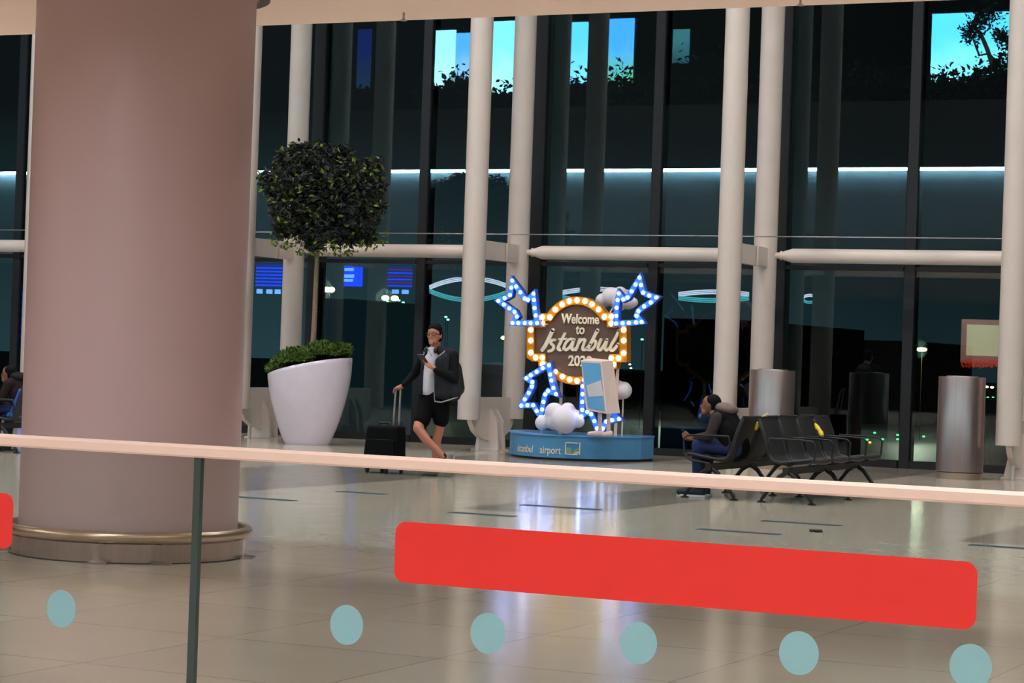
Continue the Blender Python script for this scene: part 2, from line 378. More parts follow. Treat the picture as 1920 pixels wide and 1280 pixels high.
# ---------------------------------------------------------------- glass balustrade in front
t = thing('glass_balustrade', 'glass balustrade with pale handrail crossing the foreground', 'balustrade', (-3, 6, 0))
MB().prism([(-9, 6+a, z) for a, z in ((-.028, 1.078), (-.022, 1.072), (.022, 1.072), (.028, 1.078), (.028, 1.102), (.02, 1.11), (-.02, 1.11), (-.028, 1.102))], (11.5, 0, 0)).build('handrail', M['rail'], t)
MB().box((-9, 5.96, 0), (2.5, 6.04, .10)).build('floor_channel', M['alu'], t)
xsme = at(367, 1050, 6).x
for a, c in ((-9, xsme-.012), (xsme+.012, xsme+3.2)):
    MB().box((a, 5.992, .08), (c, 6.008, 1.08)).build('glass_panel', M['baluglass'], t)
MB().box((xsme-.0125, 5.990, .08), (xsme+.0125, 6.010, 1.078)).build('panel_joint', M['glassedge'], t)
def rrect(x0, x1, z0, z1, y, r=.035):
    pts = []
    for (cx_, cz_, a0) in ((x1-r, z1-r, 0), (x0+r, z1-r, 90), (x0+r, z0+r, 180), (x1-r, z0+r, 270)):
        for i in range(7): a = math.radians(a0+15*i); pts.append((cx_+r*math.cos(a), y, cz_+r*math.sin(a)))
    return pts
for x0, x1, nm in ((at(743, 1030, 6).x, at(1833, 1120, 6).x, 'a'), (at(27, 980, 6).x-1.73, at(27, 980, 6).x, 'b')):
    MB().prism(rrect(x0, x1, .737, .918, 5.9915), (0, -.0012, 0)).build('red_stripe', M['red'], t)
for x, y in ((115, 1141), (650, 1171), (915, 1187), (1197, 1205), (1498, 1224), (1820, 1249)):
    p = at(x, y, 5.9915)
    MB().prism([(p.x+.057*math.cos(a*PI/24), 5.9915, p.z+.060*math.sin(a*PI/24)) for a in range(48)], (0, -.0012, 0)).build('teal_dot', M['teal'], t)
# ---------------------------------------------------------------- floor stickers
stk = [((440, 931), (560, 938), 'left of the red stripe, next to the round column'), ((635, 921), (718, 927), 'in front of the black suitcase'),
       ((845, 960), (965, 968), 'just above the left end of the red stripe'), ((980, 946), (1128, 955), 'on the darker tile strip in front of the sign'),
       ((1308, 991.5), (1470, 1001), 'nearest to the benches on the left'), ((1430, 976), (1583, 985), 'just in front of the bench legs'),
       ((1818, 1021), (1930, 1027.5), 'at the right edge below the handrail')]
for a, b, lb in stk:
    p = fl(*a); q = fl(*b)
    tag(MB().box((p.x, p.y-.07, .001), (q.x, p.y+.07, .003)).build('floor_sticker', M['tape']), 'thin blue floor sticker '+lb, 'sticker', 'distancing stickers on the floor')
p = fl(1530, 997); b = MB()
for i in range(5): b.ell((p.x-.04+.02*i, p.y+random.uniform(-.03, .03), .012), (.02, .02, .014), 8, 5)
tag(b.build('litter', M['black']), 'tiny dark scrap of litter on the floor below the benches', 'litter')
# ---------------------------------------------------------------- steel bins
bp = fl(1787, 899); bl = {0: 'tall cylindrical steel bin standing alone at right', 1: 'tall cylindrical steel bin behind the benches'}
bx = Vector((bp.x, bp.y+.31, 0)); t = thing('steel_bin', bl[0], 'bin', bx, 'cylindrical steel bins')
MB().lathe(bx, [(.305, .10), (.31, .105), (.31, 1.352), (.306, 1.36), (.27, 1.36), (.27, 1.30), (.0, 1.30)], 72, cap=False).build('body', M['steelbin'], t)
MB().lathe(bx, [(.30, 0), (.30, .088), (.27, .09)], 72).build('base_ring', M['bronze'], t)
MB().lathe(bx, [(.298, .088), (.298, .106)], 72, cap=False).build('seam', M['darkring'], t)
MB().torus(bx+Vector((0, 0, 1.362)), .20, .012, 48, 8).build('opening_rim', M['alu'], t)
MB().lathe(bx, [(.20, 1.30), (.195, 1.364)], 48, cap=True).build('opening', M['black'], t)
q = at(1449, 700, bx.y); c = copy_tree(t); c.location = (q.x, bx.y, 0); c['label'] = bl[1]
# ---------------------------------------------------------------- potted tree
pf = fl(574, 835); pc = Vector((at(580, 700, pf.y+.33).x, pf.y+.33, 0))
t = thing('potted_tree', 'round-topped tree in a tall white planter with slanted rim', 'potted tree', pc)
def prad(z):
    u = z/1.3; return .325+.315*math.sin(min(1, u*1.0)*PI/2*1.0)**.85
def rimz(x): return 1.20+.155*(x/.63)+.02
b = MB(); N = 72; K = 22; vs = []
for j in range(K+1):
    for i in range(N):
        a = 2*PI*i/N; zz = j/K
        R = .63; top = 1.13+.165*(math.cos(a)*.93+.0)*1+.03+(.05 if math.sin(a) > 0 else 0)*math.sin(a)
        z = top*zz; r = prad(z)
        vs.append(pc+Vector((r*math.cos(a), r*math.sin(a), z)))
outer = K*N
for i in range(N):
    p = vs[outer+i]-pc; q = Vector((p.x*.93, p.y*.93, p.z)); vs.append(pc+q)
for i in range(N):
    p = vs[outer+i]-pc; vs.append(pc+Vector((p.x*.90, p.y*.90, p.z-.12)))
b.add(vs, [(j*N+i, j*N+(i+1) % N, (j+1)*N+(i+1) % N, (j+1)*N+i) for j in range(K+2) for i in range(N)], True)
b.add([v.copy() for v in vs[:N]], [tuple(range(N))[::-1]])
b.build('planter', M['planter'], t)
so = MB(); sv = [vs[(K+2)*N+i]+Vector((0, 0, .03)) for i in range(N)]; so.add(sv+[pc+Vector((0, 0, 1.16))], [(i, (i+1) % N, N) for i in range(N)], True); so.build('soil', M['soil'], t)
def leaf(mb, p, s, up_=.3):
    d = Vector((random.gauss(0, 1), random.gauss(0, 1), random.gauss(0, .7)+up_)).normalized()
    w = d.cross(Vector((random.gauss(0, 1), random.gauss(0, 1), random.gauss(0, 1)))).normalized(); n_ = d.cross(w)*.12*s
    mb.add([p, p+d*s*.45+w*s*.26+n_, p+d*s, p+d*s*.45-w*s*.26+n_], [(0, 1, 2), (0, 2, 3)])
g = MB()
for i in range(8500):
    a = random.uniform(0, 2*PI); r = .60*math.sqrt(random.random()); x = r*math.cos(a); y = r*math.sin(a)
    base = 1.13+.165*(x/.6) ; hgt = .30*(1-(r/.70)**4)*random.uniform(.3, 1)+.06+.02*math.sin(x*11+y*7)
    leaf(g, pc+Vector((x*1.02, y*1.02, base+hgt-.03)), random.uniform(.04, .09), .9)
g.build('ground_cover', M['cover'], t, kind=None)
tb = at(585, 664, pc.y); tt = at(597, 440, pc.y)
MB().tube([Vector((tb.x, pc.y, 1.0)), tb.lerp(tt, .3)+Vector((.01, 0, 0)), tb.lerp(tt, .6), tt, tt+Vector((.02, 0, .5))], [.045, .038, .034, .03, .02], 12).build('trunk', M['bark'], t)
br = MB()
cc = at(607, 366, pc.y)
for i in range(22):
    a = random.uniform(0, 2*PI); e = random.uniform(-.3, 1.2); l = random.uniform(.45, .75)
    q0 = tt+Vector((0, 0, random.uniform(-.05, .45))); q1 = q0+Vector((math.cos(a)*math.cos(e), math.sin(a)*math.cos(e), math.sin(e)))*l
    br.tube([q0, q0.lerp(q1, .5)+Vector((0, 0, .04)), q1], [.013, .009, .004], 6)
br.build('branches', M['bark'], t)
cr = MB(); cl = MB()
# crown silhouette: clumps placed over the tree head
cl_pts = []
for (x, y, r) in ((607, 350, 78), (560, 330, 58), (650, 345, 62), (600, 300, 42), (540, 300, 30), (520, 345, 38), (545, 395, 48), (690, 350, 40), (680, 400, 44), (620, 420, 52), (570, 425, 36), (655, 440, 26), (700, 310, 24), (640, 290, 26), (500, 335, 18), (530, 430, 20), (588, 452, 22), (705, 385, 24), (690, 440, 20), (560, 285, 24)):
    cl_pts.append((x, y, r))
for (x, y, r) in cl_pts:
    R = r/126.0
    for dy in ((-.65, -.15, .35) if r > 40 else (-.35, .15)):
        sc = 1 if dy == 0 else .8
        c0 = at(x, y, pc.y+dy)
        n_ = int(2900*R*R*sc)+60
        for i in range(n_):
            d = Vector((random.gauss(0, 1), random.gauss(0, 1), random.gauss(0, 1))).normalized()*R*sc*random.uniform(.55, 1.06)
            p = c0+d
            edge = d.length > R*sc*.93 and random.random() < .22  # some outer leaves coloured as highlights
            leaf(cl if edge else cr, p, random.uniform(.06, .12), -.15)
for i in range(170):   # drooping yellow-green leaves under the crown
    x = random.uniform(505, 728); c0 = at(x, random.uniform(455, 478)-(abs(x-615)/110)**2*22, pc.y+random.uniform(-.4, .4)); leaf(cl, c0, random.uniform(.06, .11), -.6)
cr.build('crown', M['leafd'], t); cl.build('highlight_foliage', M['leafl'], t)
# ---------------------------------------------------------------- benches
def bench(loc, n, face, label, legs):
    t = thing('beam_bench', label, 'bench', loc, 'charcoal airport benches')
    x, y = loc[0], loc[1]; P = .6
    def L(dx, yy, z): return (x+face*dx, y+yy, z)
    MB().hexa([L(-.03, -.05, .30), L(.03, -.05, .30), L(.03, n*P+.05, .30), L(-.03, n*P+.05, .30), L(-.03, -.05, .37), L(.03, -.05, .37), L(.03, n*P+.05, .37), L(-.03, n*P+.05, .37)]).build('beam', M['seatmetal'], t)
    for i in range(n):
        ya, yb = i*P+.03, (i+1)*P-.03
        ym = (ya+yb)/2
        prf = [(.30, .445), (.24, .462), (.10, .44), (-.08, .415), (-.17, .43), (-.215, .50), (-.25, .62), (-.29, .74), (-.33, .84), (-.35, .885)]
        s_ = MB(); vs = []; W_ = 10
        for j, (dx, z) in enumerate(prf):
            for q in range(W_+1):
                u = q/W_*2-1; ins = .0 if j < 9 else .03
                yy = ym+u*((yb-ya)/2-ins); dish = .018*(u*u)
                vs.append(L(dx+(dish if j > 4 else 0), yy, z+(dish if j <= 4 else 0)))
        n1 = len(vs); th = Vector((0, 0, -.035))
        for j, (dx, z) in enumerate(prf):
            for q in range(W_+1):
                v = vs[j*(W_+1)+q]; off = (0, -.035) if j <= 4 else (-.035, -.006)
                vs.append((v[0]+face*off[0], v[1], v[2]+off[1]))
        fs = []
        Wn = W_+1
        for j in range(len(prf)-1):
            for q in range(W_):
                a = j*Wn+q; fs += [(a, a+1, a+Wn+1, a+Wn), (n1+a, n1+a+Wn, n1+a+Wn+1, n1+a+1)]
            for q in (0, W_): a = j*Wn+q; fs.append((a, a+Wn, n1+a+Wn, n1+a))
        for j in (0, len(prf)-1):
            for q in range(W_): a = j*Wn+q; fs.append((a, n1+a, n1+a+1, a+1))
        s_.add(vs, fs, True); s_.build('seat_shell', M['seat'], t)
    for i in range(0, n+1):
        yy = i*P
        MB().tube([L(-.20, yy, .50), L(-.22, yy, .60), L(-.20, yy, .665), L(.12, yy, .665), L(.26, yy, .655), L(.30, yy, .62), L(.29, yy, .46), L(.22, yy, .40), L(.0, yy, .37)], .011, 8).build('armrest', M['seatmetal'], t)
    for yy in legs:
        l = MB()
        for sgn in (-1, 1):
            l.tube([L(0, yy, .33), L(sgn*.09, yy, .27), L(sgn*.20, yy, .13), L(sgn*.27, yy, .035)], [.026, .024, .02, .017], 10)
            l.lathe(L(sgn*.275, yy, 0), [(.045, 0), (.045, .008), (.014, .02), (.012, .05)], 18)
        l.build('leg', M['seatmetal'], t)
    return t
bA = bench((-8.42, 22.48, 0), 4, -1, 'charcoal bench facing left with the seated man on its near end', (.02, 1.26, 2.42))
bB = bench((-7.56, 22.46, 0), 4, 1, 'charcoal bench facing right, back to back with the seated man', (.02, 1.26, 2.42))
# tape tied over the seats
p = [at(*q) for q in ((1417, 806, 22.75), (1421, 795, 22.75), (1427, 787, 22.8), (1434, 780, 22.8), (1440, 776, 22.8))]
tp = thing('caution_strap', 'pale and yellow strap hung over the near bench back', 'tape', p[0])
MB().tube(p[1:], [.022, .022, .02, .015], 8).build('strap', M['straw'], tp)
MB().tube([p[0], p[0].lerp(p[1], .5), p[1]], [.012, .022, .024], 8).build('strap_end', M['yellow'], tp)
p = [at(*q) for q in ((1525, 794, 23.75), (1529, 801, 23.72), (1533, 806, 23.7), (1536, 812, 23.66), (1539, 817, 23.62))]
for q in p: q.x += .02
tag(MB().tube(p, [.012, .028, .022, .03, .018], 8).build('caution_tape', M['yellow'], loc=p[0]), 'crumpled yellow tape stuck on a bench seat back', 'tape')
# ---------------------------------------------------------------- seated people
def hand(b, wrist, d, curl, s=1):
    d = Vector(d).normalized(); c = Vector(curl).normalized(); sd = d.cross(c)
    pm = wrist+d*.045; b.cap(wrist, pm+d*.02, .022, .026)
    for i, (o_, l) in enumerate(((-.030, .068), (-.010, .078), (.010, .073), (.029, .058))):
        k0 = pm+d*.03+sd*o_; k1 = k0+d*l*.5+c*l*.15; k2 = k1+d*l*.15+c*l*.45; b.cap(k0, k1, .0095, .009); b.cap(k1, k2, .009, .008)
    th0 = wrist+d*.02-sd*.03; th1 = th0+d*.03-sd*.025+c*.01; b.cap(th0, th1, .012, .011); b.cap(th1, th1+d*.03+c*.015, .011, .009)
def seated(org, label, cm, coat=None, screen=True):
    X, Y = org[0], org[1]
    t = thing('person', label, 'person', (X, Y, 0))
    def Q(f, s, z): return Vector((X-f, Y+s, z))
    b = MB()                                    # body: head, neck, forearms, hands, trunk core
    hd = Q(.25, 0, .985)
    b.ell(hd, (.088, .070, .102), rot=Matrix.Rotation(-.55, 3, 'Y')); b.ell(hd+Vector((-.085, 0, -.055)), (.025, .022, .03)); b.ell(hd+Vector((-.055, 0, -.085)), (.04, .05, .035))
    b.ell(hd+Vector((-.105, 0, -.02)), (.02, .013, .022)); b.ell(hd+Vector((.01, .068, -.01)), (.018, .01, .028)); b.ell(hd+Vector((.01, -.068, -.01)), (.018, .01, .028))
    b.cap(Q(.13, 0, .85), Q(.22, 0, .93), .055, .05)
    b.cap(Q(0, 0, .55), Q(.12, 0, .85), .10, .12)
    for s in (-1, 1):
        b.cap(Q(.22, s*.19, .66), Q(.43, s*.07, .62), .038, .027); hand(b, Q(.44, s*.06, .62), (-1, -s*.3, .15), (0, -s, .5))
    b.build('body', cm['skin'], t, remesh=.011)
    h = MB(); h.ell(hd+Vector((.028, 0, .024)), (.092, .076, .092), rot=Matrix.Rotation(-.5, 3, 'Y')); h.ell(hd+Vector((.045, 0, -.025)), (.058, .07, .062)); h.build('hair', M['hair'], t, remesh=.014)
    v = MB(); v.cap(Q(-.06, 0, .54), Q(0, 0, .68), .15, .155); v.cap(Q(0, 0, .68), Q(.10, 0, .84), .155, .15)
    for s in (-1, 1): v.cap(Q(.10, 0, .82), Q(.11, s*.14, .85), .13, .085); v.cap(Q(.0, s*.09, .56), Q(.05, s*.09, .74), .10, .10)
    v.build('vest', cm['top'], t, remesh=.016)
    for s in (-1, 1): MB().cap(Q(.11, s*.18, .85), Q(.16, s*.235, .66), .068, .054).cap(Q(.16, s*.235, .66), Q(.36, s*.11, .63), .054, .04).build('sleeve', cm['sleeve'], t, remesh=.014)
    hh = MB(); hh.ell(Q(.07, 0, .945), (.125, .135, .065), rot=Matrix.Rotation(.25, 3, 'Y')); hh.ell(Q(.02, 0, .935), (.08, .11, .06)); hh.cap(Q(.19, .07, .89), Q(.19, -.07, .89), .04); hh.build('hood', cm['hood'], t, remesh=.014)
    j = MB(); j.cap(Q(-.06, -.09, .535), Q(-.06, .09, .535), .105)
    for s, kf in ((-1, .33), (1, .30)):
        j.cap(Q(-.05, s*.09, .535), Q(kf, s*.12, .555), .098, .075); j.cap(Q(kf, s*.12, .555), Q(kf+.01+.02*s, s*.12, .10), .074, .055)
    j.build('jeans', cm['legs'], t, remesh=.016)
    for s in (-1, 1):
        f = .34+.02*s
        sh = MB(); sh.cap(Q(f-.05, s*.12, .055), Q(f+.20, s*.12+s*.02, .045), .048, .036); sh.cap(Q(f, s*.12, .10), Q(f+.05, s*.12, .07), .05, .046)
        o = sh.build('shoe', cm['shoe'], t, remesh=.010)
        MB().prism([Q(f-.10, s*.12-.045, .002), Q(f+.18, s*.12-.045, .002), Q(f+.235, s*.13, .002), Q(f+.18, s*.12+.05, .002), Q(f-.10, s*.12+.05, .002)], (0, 0, .022)).build('sole', cm['sole'], o)
    return t, Q
cmA = dict(skin=M['skind'], top=M['vest'], sleeve=M['sleeve'], hood=M['hood'], legs=M['jeans'], shoe=mat('navy_shoe', (30, 28, 40), .6), sole=mat('white_sole', (220, 216, 220), .6))
pA, Q = seated((-8.30, 22.80), 'seated person in black vest, taupe hood and jeans bent over a phone', cmA)
tph = thing('phone', 'dark phone held by the seated person on the bench', 'phone', Q(.53, 0, .64))
MB().hexa([Q(.46, -.035, .635), Q(.46, .035, .635), Q(.57, .035, .70), Q(.57, -.035, .70), Q(.458, -.035, .645), Q(.458, .035, .645), Q(.568, .035, .71), Q(.568, -.035, .71)]).build('case', M['phone'], tph)
# second seated person and bench, at the left edge
ls = fl(22, 846)
bL = bench((ls.x+.06, ls.y-.35, 0), 2, -1, 'charcoal bench at the far left edge behind the round column', (.02, 1.18))
cmB = dict(skin=M['skind'], top=mat('dark_maroon_top', (34, 24, 26), .8), sleeve=mat('dark_maroon_sleeve', (38, 27, 28), .8), hood=mat('dark_hood', (30, 24, 26), .8), legs=M['jeans'], shoe=M['black'], sole=M['black'])
pB, Q2 = seated((ls.x+.16, ls.y), 'seated person in dark clothes and jeans at the far left edge', cmB)
bb = MB(); p = Q2(-.06, -.26, .44); bb.cap(p+Vector((.0, -.02, .04)), p+Vector((.09, 0, .34)), .05, .035); bb.cap(p+Vector((.02, .07, .04)), p+Vector((.09, .07, .32)), .05, .035); bb.cap(p+Vector((-.08, 0, .03)), p+Vector((.03, .06, .03)), .04)
tag(bb.build('blue_coat', M['bluecoat'], remesh=.014, loc=p), 'bright blue coat draped on the bench behind the person at far left', 'coat')
# ---------------------------------------------------------------- standing man
Y = 23.6
def A(x, y, d=0): return at(x, y, Y-d)      # d: towards the camera
ms = fl(812, 890)
t = thing('person', 'standing person in open charcoal jacket, white shirt and black shorts looking at a phone', 'person', (A(812, 890).x, Y, 0))
RY = Matrix.Rotation(-YAW*0, 3, 'Z')
b = MB()
hc = A(815, 628, .06)
ax_f = (-Vector((fw.x, fw.y, 0))*.93+Vector((-.36, 0, 0))).normalized(); ax_r = Vector((-ax_f.y, ax_f.x, 0))
HR = Matrix((ax_r, ax_f, Vector((0, 0, 1)))).transposed()
def HL(r_, f_, z_): return hc+ax_r*r_+ax_f*f_+Vector((0, 0, z_))
b.ell(hc+Vector((0, 0, .02)), (.080, .098, .11), rot=HR); b.ell(HL(0, .045, -.055), (.055, .052, .062), rot=HR); b.ell(HL(0, .095, -.095), (.028, .02, .022), rot=HR)
b.ell(HL(0, .108, -.02), (.014, .020, .028), rot=HR); b.ell(HL(0, .098, -.062), (.026, .010, .008), rot=HR)
for s in (-1, 1): b.ell(HL(s*.082, .0, -.01), (.012, .02, .032), rot=HR); b.ell(HL(s*.032, .082, .012), (.016, .012, .010), rot=HR)
b.cap(A(817, 652), A(817, 636, .02), .058, .052)
b.cap(A(816, 675, -.03), A(815, 735, -.03), .08, .07)
# bare legs
b.cap(A(828, 755), A(823, 808), .075, .058); b.cap(A(823, 806), A(818, 830), .056, .054); b.cap(A(818, 830), A(815, 876), .052, .036); b.ell(A(812, 884), .04)
b.cap(A(797, 755, .03), A(784, 803, .26), .078, .062); b.cap(A(784, 803, .26), A(799, 824, .24), .058, .056); b.cap(A(799, 824, .24), A(833, 858, .14), .055, .036)
# forearms and hands
b.cap(A(756, 722, .04), A(750, 726, .05), .026, .026); hand(b, A(754, 723, .05), A(743, 728, .05)-A(754, 723, .05), (0, 0, -1))
wl = A(812, 689, .25); hand(b, wl, A(799, 679, .28)-wl, (0, -.6, .7)); b.cap(A(820, 694, .22), wl, .032, .026)
b.build('body', M['skin'], t, remesh=.009)
h = MB(); h.ell(HL(0, -.012, .065), (.086, .098, .078), rot=HR); h.ell(HL(0, -.045, .0), (.086, .066, .10), rot=HR); h.ell(HL(0, .02, .085), (.064, .06, .04), rot=HR)
for s in (-1, 1): h.ell(HL(s*.076, .012, .02), (.014, .022, .04), rot=HR)
h.build('hair', M['hair'], t, remesh=.010)
be = MB(); be.ell(HL(0, .074, -.092), (.034, .034, .026), rot=HR); be.ell(HL(0, .096, -.048), (.026, .012, .006), rot=HR)
be.build('beard', mat('stubble', (116, 74, 60), .8), t, remesh=.007)
gl = MB()
for s in (-1, 1):
    c0 = HL(s*.034, .106, .012); gl.tube([c0+ax_r*(.026*math.cos(a))+Vector((0, 0, .017*math.sin(a))) for a in [i*PI/6 for i in range(12)]], .004, 6, closed=True); gl.tube([HL(s*.06, .10, .014), HL(s*.08, .0, .01)], .003, 6)
gl.build('glasses', M['black'], t)
# headphones around the neck
hp = MB(); nc = A(813, 655, .04)
hp.tube([nc+ax_r*(.088*math.cos(a))+ax_f*(.085*math.sin(a))+Vector((0, 0, -.02*math.sin(a))) for a in [math.radians(q) for q in range(-215, 36, 10)]], .011, 8)
for s in (-1, 1): hp.ell(nc+ax_r*s*.062+ax_f*.085+Vector((0, 0, -.012)), (.024, .022, .034))
tag(hp.build('headphones', M['black'], loc=nc), 'black headphones hung around the neck of the standing person', 'headphones')
ts = MB(); ts.cap(A(808, 674, .05), A(803, 730, .05), .105, .085); ts.cap(A(812, 668, .02), A(808, 733, .02), .12, .09); ts.cap(A(812, 664, .06), A(808, 700, .07), .07, .085); ts.box(A(791, 741, .10), A(812, 728, -.05))
ts.build('white_shirt', M['tee'], t, remesh=.012)
jk = MB()
jk.cap(A(842, 668), A(846, 700, -.02), .085, .085); jk.cap(A(846, 700, 0), A(850, 738, .02), .085, .095)
jk.cap(A(832, 672, .08), A(833, 738, .10), .07, .075); jk.cap(A(822, 676, .15), A(822, 740, .13), .040, .048); jk.cap(A(792, 690, .13), A(789, 738, .12), .026, .026); jk.cap(A(800, 662, .11), A(793, 690, .13), .03, .028); jk.cap(A(851, 700, .02), A(849, 742, .04), .06, .06)
jk.cap(A(820, 665, -.10), A(820, 735, -.11), .12, .12); jk.cap(A(826, 657, .05), A(843, 664, 0), .06, .08)
jk.cap(A(796, 667, .02), A(793, 735, .02), .042, .032); jk.cap(A(804, 658, 0), A(795, 668, 0), .05, .055)
jk.build('jacket', M['jacket'], t, remesh=.012)
sl = MB(); sl.cap(A(797, 668, .0), A(778, 700, -.06), .066, .056); sl.cap(A(778, 700, -.06), A(757, 721, .04), .055, .036); sl.build('sleeve', M['jacketd'], t, remesh=.012)
sl = MB(); sl.cap(A(848, 668, .0), A(852, 710, .06), .076, .06); sl.cap(A(852, 710, .06), A(818, 694, .24), .06, .040); sl.build('sleeve', M['jacketd'], t, remesh=.012)
MB().tube([A(815, 752, .165), A(826, 754, .18), A(838, 751, .15), A(858, 744, .05)], .008, 6).tube([A(812, 690, .17), A(813, 720, .17), A(815, 752, .165)], .005, 6).build('hem_piping', M['piping'], t)
for pp_ in ([A(800, 650, .10), A(806, 660, .12), A(810, 668, .15)], [A(838, 652, .04), A(832, 660, .10), A(822, 668, .15)]): MB().tube(pp_, .006, 6).build('collar_piping', M['piping'], t)
s_ = MB(); s_.cap(A(800, 745, .0), A(826, 745, .0), .105); s_.cap(A(828, 750, 0), A(827, 786, 0), .105, .098); s_.cap(A(801, 752, .03), A(791, 788, .18), .105, .098); s_.build('shorts', M['shorts'], t, remesh=.012)
sf = MB(); sf.cap(A(816, 884, -.0), A(794, 886, .10), .046, .036); o = sf.build('shoe', M['shoe'], t, remesh=.009)
so_ = A(805, 891, .05); so_.z = 0
MB().cap(Vector((A(817, 890).x, Y+.0, .016)), Vector((A(792, 890, .10).x, Y-.10, .014)), .016, .014).build('sole', M['sock'], o)
a0 = A(835, 860, .13); a1 = A(842, 885, .12)
sf = MB(); sf.cap(A(842, 853, .06), a1, .036, .03); sf.cap(a0, A(843, 870, .1), .04, .036); sf.cap(A(838, 853, .10), A(848, 852, .04), .038, .03); o = sf.build('shoe', M['shoe'], t, remesh=.009)
MB().cap(A(851, 853, .03), A(847, 884, .08), .014, .012).build('sole', M['piping'], o)
MB().cap(A(831, 855, .14), A(834, 860, .13), .042).build('sock', M['sock'], t)
q = A(793, 674, .33)
tph = thing('phone', 'phone held up in front of the chest of the standing person', 'phone', q)
e1 = Vector((.035, .01, 0)); e2 = Vector((-.01, -.05, .055)); e3 = Vector((0, .006, .005))
MB().hexa([q-e1-e2, q+e1-e2, q+e1+e2, q-e1+e2, q-e1-e2+e3, q+e1-e2+e3, q+e1+e2+e3, q-e1+e2+e3]).build('case', M['phone'], tph)
MB().hexa([q-e1*.9-e2*.9+e3, q+e1*.9-e2*.9+e3, q+e1*.9+e2*.95+e3, q-e1*.9+e2*.95+e3, q-e1*.9-e2*.9+e3*1.2, q+e1*.9-e2*.9+e3*1.2, q+e1*.9+e2*.95+e3*1.2, q-e1*.9+e2*.95+e3*1.2]).build('screen', M['screenlit'], tph)
bk = MB(); bk.cap(A(838, 672, -.28), A(842, 725, -.28), .13, .14); bk.cap(A(852, 690, -.2), A(856, 728, -.2), .09, .10)
tag(bk.build('backpack', M['black'], remesh=.016, loc=A(842, 725, -.28)), 'black backpack on the back of the standing person', 'backpack')
# ---------------------------------------------------------------- suitcase
YS = 23.55
sc = fl(720, 888); t = thing('suitcase', 'black wheeled suitcase with raised silver handle beside the standing person', 'suitcase', (sc.x, YS, 0))
def B(x, y, d=0): return at(x, y, YS-d)
l_, r_ = B(689, 840).x, B(754, 840).x; zt_ = B(720, 797).z; zb_ = B(720, 878).z
MB().hexa([(l_-.01, YS-.12, zb_), (r_, YS-.12, zb_), (r_, YS+.12, zb_), (l_-.01, YS+.12, zb_), (l_+.03, YS-.10, zt_), (r_-.01, YS-.10, zt_), (r_-.01, YS+.12, zt_), (l_+.03, YS+.12, zt_)]).build('shell', M['case'], t, bevel=.035)
MB().hexa([(l_+.03, YS-.145, zb_+.05), (r_-.03, YS-.145, zb_+.05), (r_-.03, YS-.11, zb_+.05), (l_+.03, YS-.11, zb_+.05), (l_+.05, YS-.135, zt_-.16), (r_-.04, YS-.135, zt_-.16), (r_-.04, YS-.10, zt_-.16), (l_+.05, YS-.10, zt_-.16)]).build('front_pocket', M['case'], t, bevel=.012)
MB().tube([B(710, 797), B(712, 792), B(730, 792), B(732, 797)], .012, 8).build('top_grip', M['black'], t)
for xa, xb in ((742, 737), (751, 747.5)): MB().tube([B(xb, 800, -.09), B(xa, 730, -.02)], .012, 8).build('handle_tube', M['alu'], t)
MB().tube([B(738, 729, -.02), B(743, 727, -.02), B(750, 727, -.02), B(755, 729, -.02)], .016, 8).build('handle_grip', M['black'], t)
for wx, dy in ((l_+.05, -.08), (l_+.16, .09), (r_-.16, -.08), (r_-.05, .09)):
    w_ = MB(); n = 16; w_.tube([(wx-.012, YS+dy, .028), (wx+.012, YS+dy, .028)], .028, 16); w_.box((wx-.018, YS+dy-.02, .03), (wx+.018, YS+dy+.02, zb_+.01)); w_.build('wheel', M['black'], t)
# ================================================================ WELCOME SIGN
YP = 29.75
def sg(X_, Y_, Yd): return at(900+X_/3.369, 500+Y_/3.369, Yd)
pl = at(957, 812, YP).x; pr_ = at(1201, 824, YP).x; pz = .36
pm = (pl+pr_)/2; pw = (pr_-pl)/2
def pfront(x): u = (x-pm)/pw; return 29.78-.92*max(0, 1-u*u)**.8
prs = [(pl+2*pw*i/48, pfront(pl+2*pw*i/48)) for i in range(49)]; prs += [(pr_, 30.25), (pl, 30.25)]
t = thing('sign_platform', 'low blue curved platform under the lit welcome sign', 'platform', (pm, 29.5, 0))
MB().prism([(x, y, .035) for x, y in prs], (0, 0, pz-.055)).build('body', M['platform'], t)
MB().prism([(x+(x-pm)*.012, y-.02 if y < 30 else y, pz-.022) for x, y in prs], (0, 0, .022)).build('top_slab', M['plattop'], t)
MB().prism([(x+(pm-x)*.02, y+.03, 0) for x, y in prs], (0, 0, .036)).build('plinth', M['black'], t)
def text_mesh(name, body, size, m, parent, xl, zl_, yfun, width=None, depth=.01, shear=0, off=0):
    c = bpy.data.curves.new(name, 'FONT'); c.body = body; c.size = size; c.extrude = depth/2; c.shear = shear; c.offset = off*.35; c.bevel_depth = off*.5; c.bevel_resolution = 1
    tmp = bpy.data.objects.new(name+'_tmp', c); COL.objects.link(tmp)
    me = bpy.data.meshes.new_from_object(tmp.evaluated_get(bpy.context.evaluated_depsgraph_get()))
    bpy.data.objects.remove(tmp)
    xs_ = [v.co.x for v in me.vertices]; x0_, x1_ = min(xs_), max(xs_); sx = (width/(x1_-x0_)) if width else 1
    pw_ = parent_world(parent)
    for v in me.vertices:
        X_ = xl+(v.co.x-x0_)*sx; Z_ = zl_+v.co.y; Yv = yfun(X_)-v.co.z-depth/2
        v.co = Vector((X_, Yv, Z_))-pw_
    o = bpy.data.objects.new(name, me); COL.objects.link(o); me.materials.clear(); me.materials.append(m); o.parent = parent
    return o
a = at(970, 845, 29.05); b_ = at(1009, 848, 28.95)
def wid(xa, xb, yv, Yv): return at(xb, yv, Yv).x-at(xa, yv, Yv).x
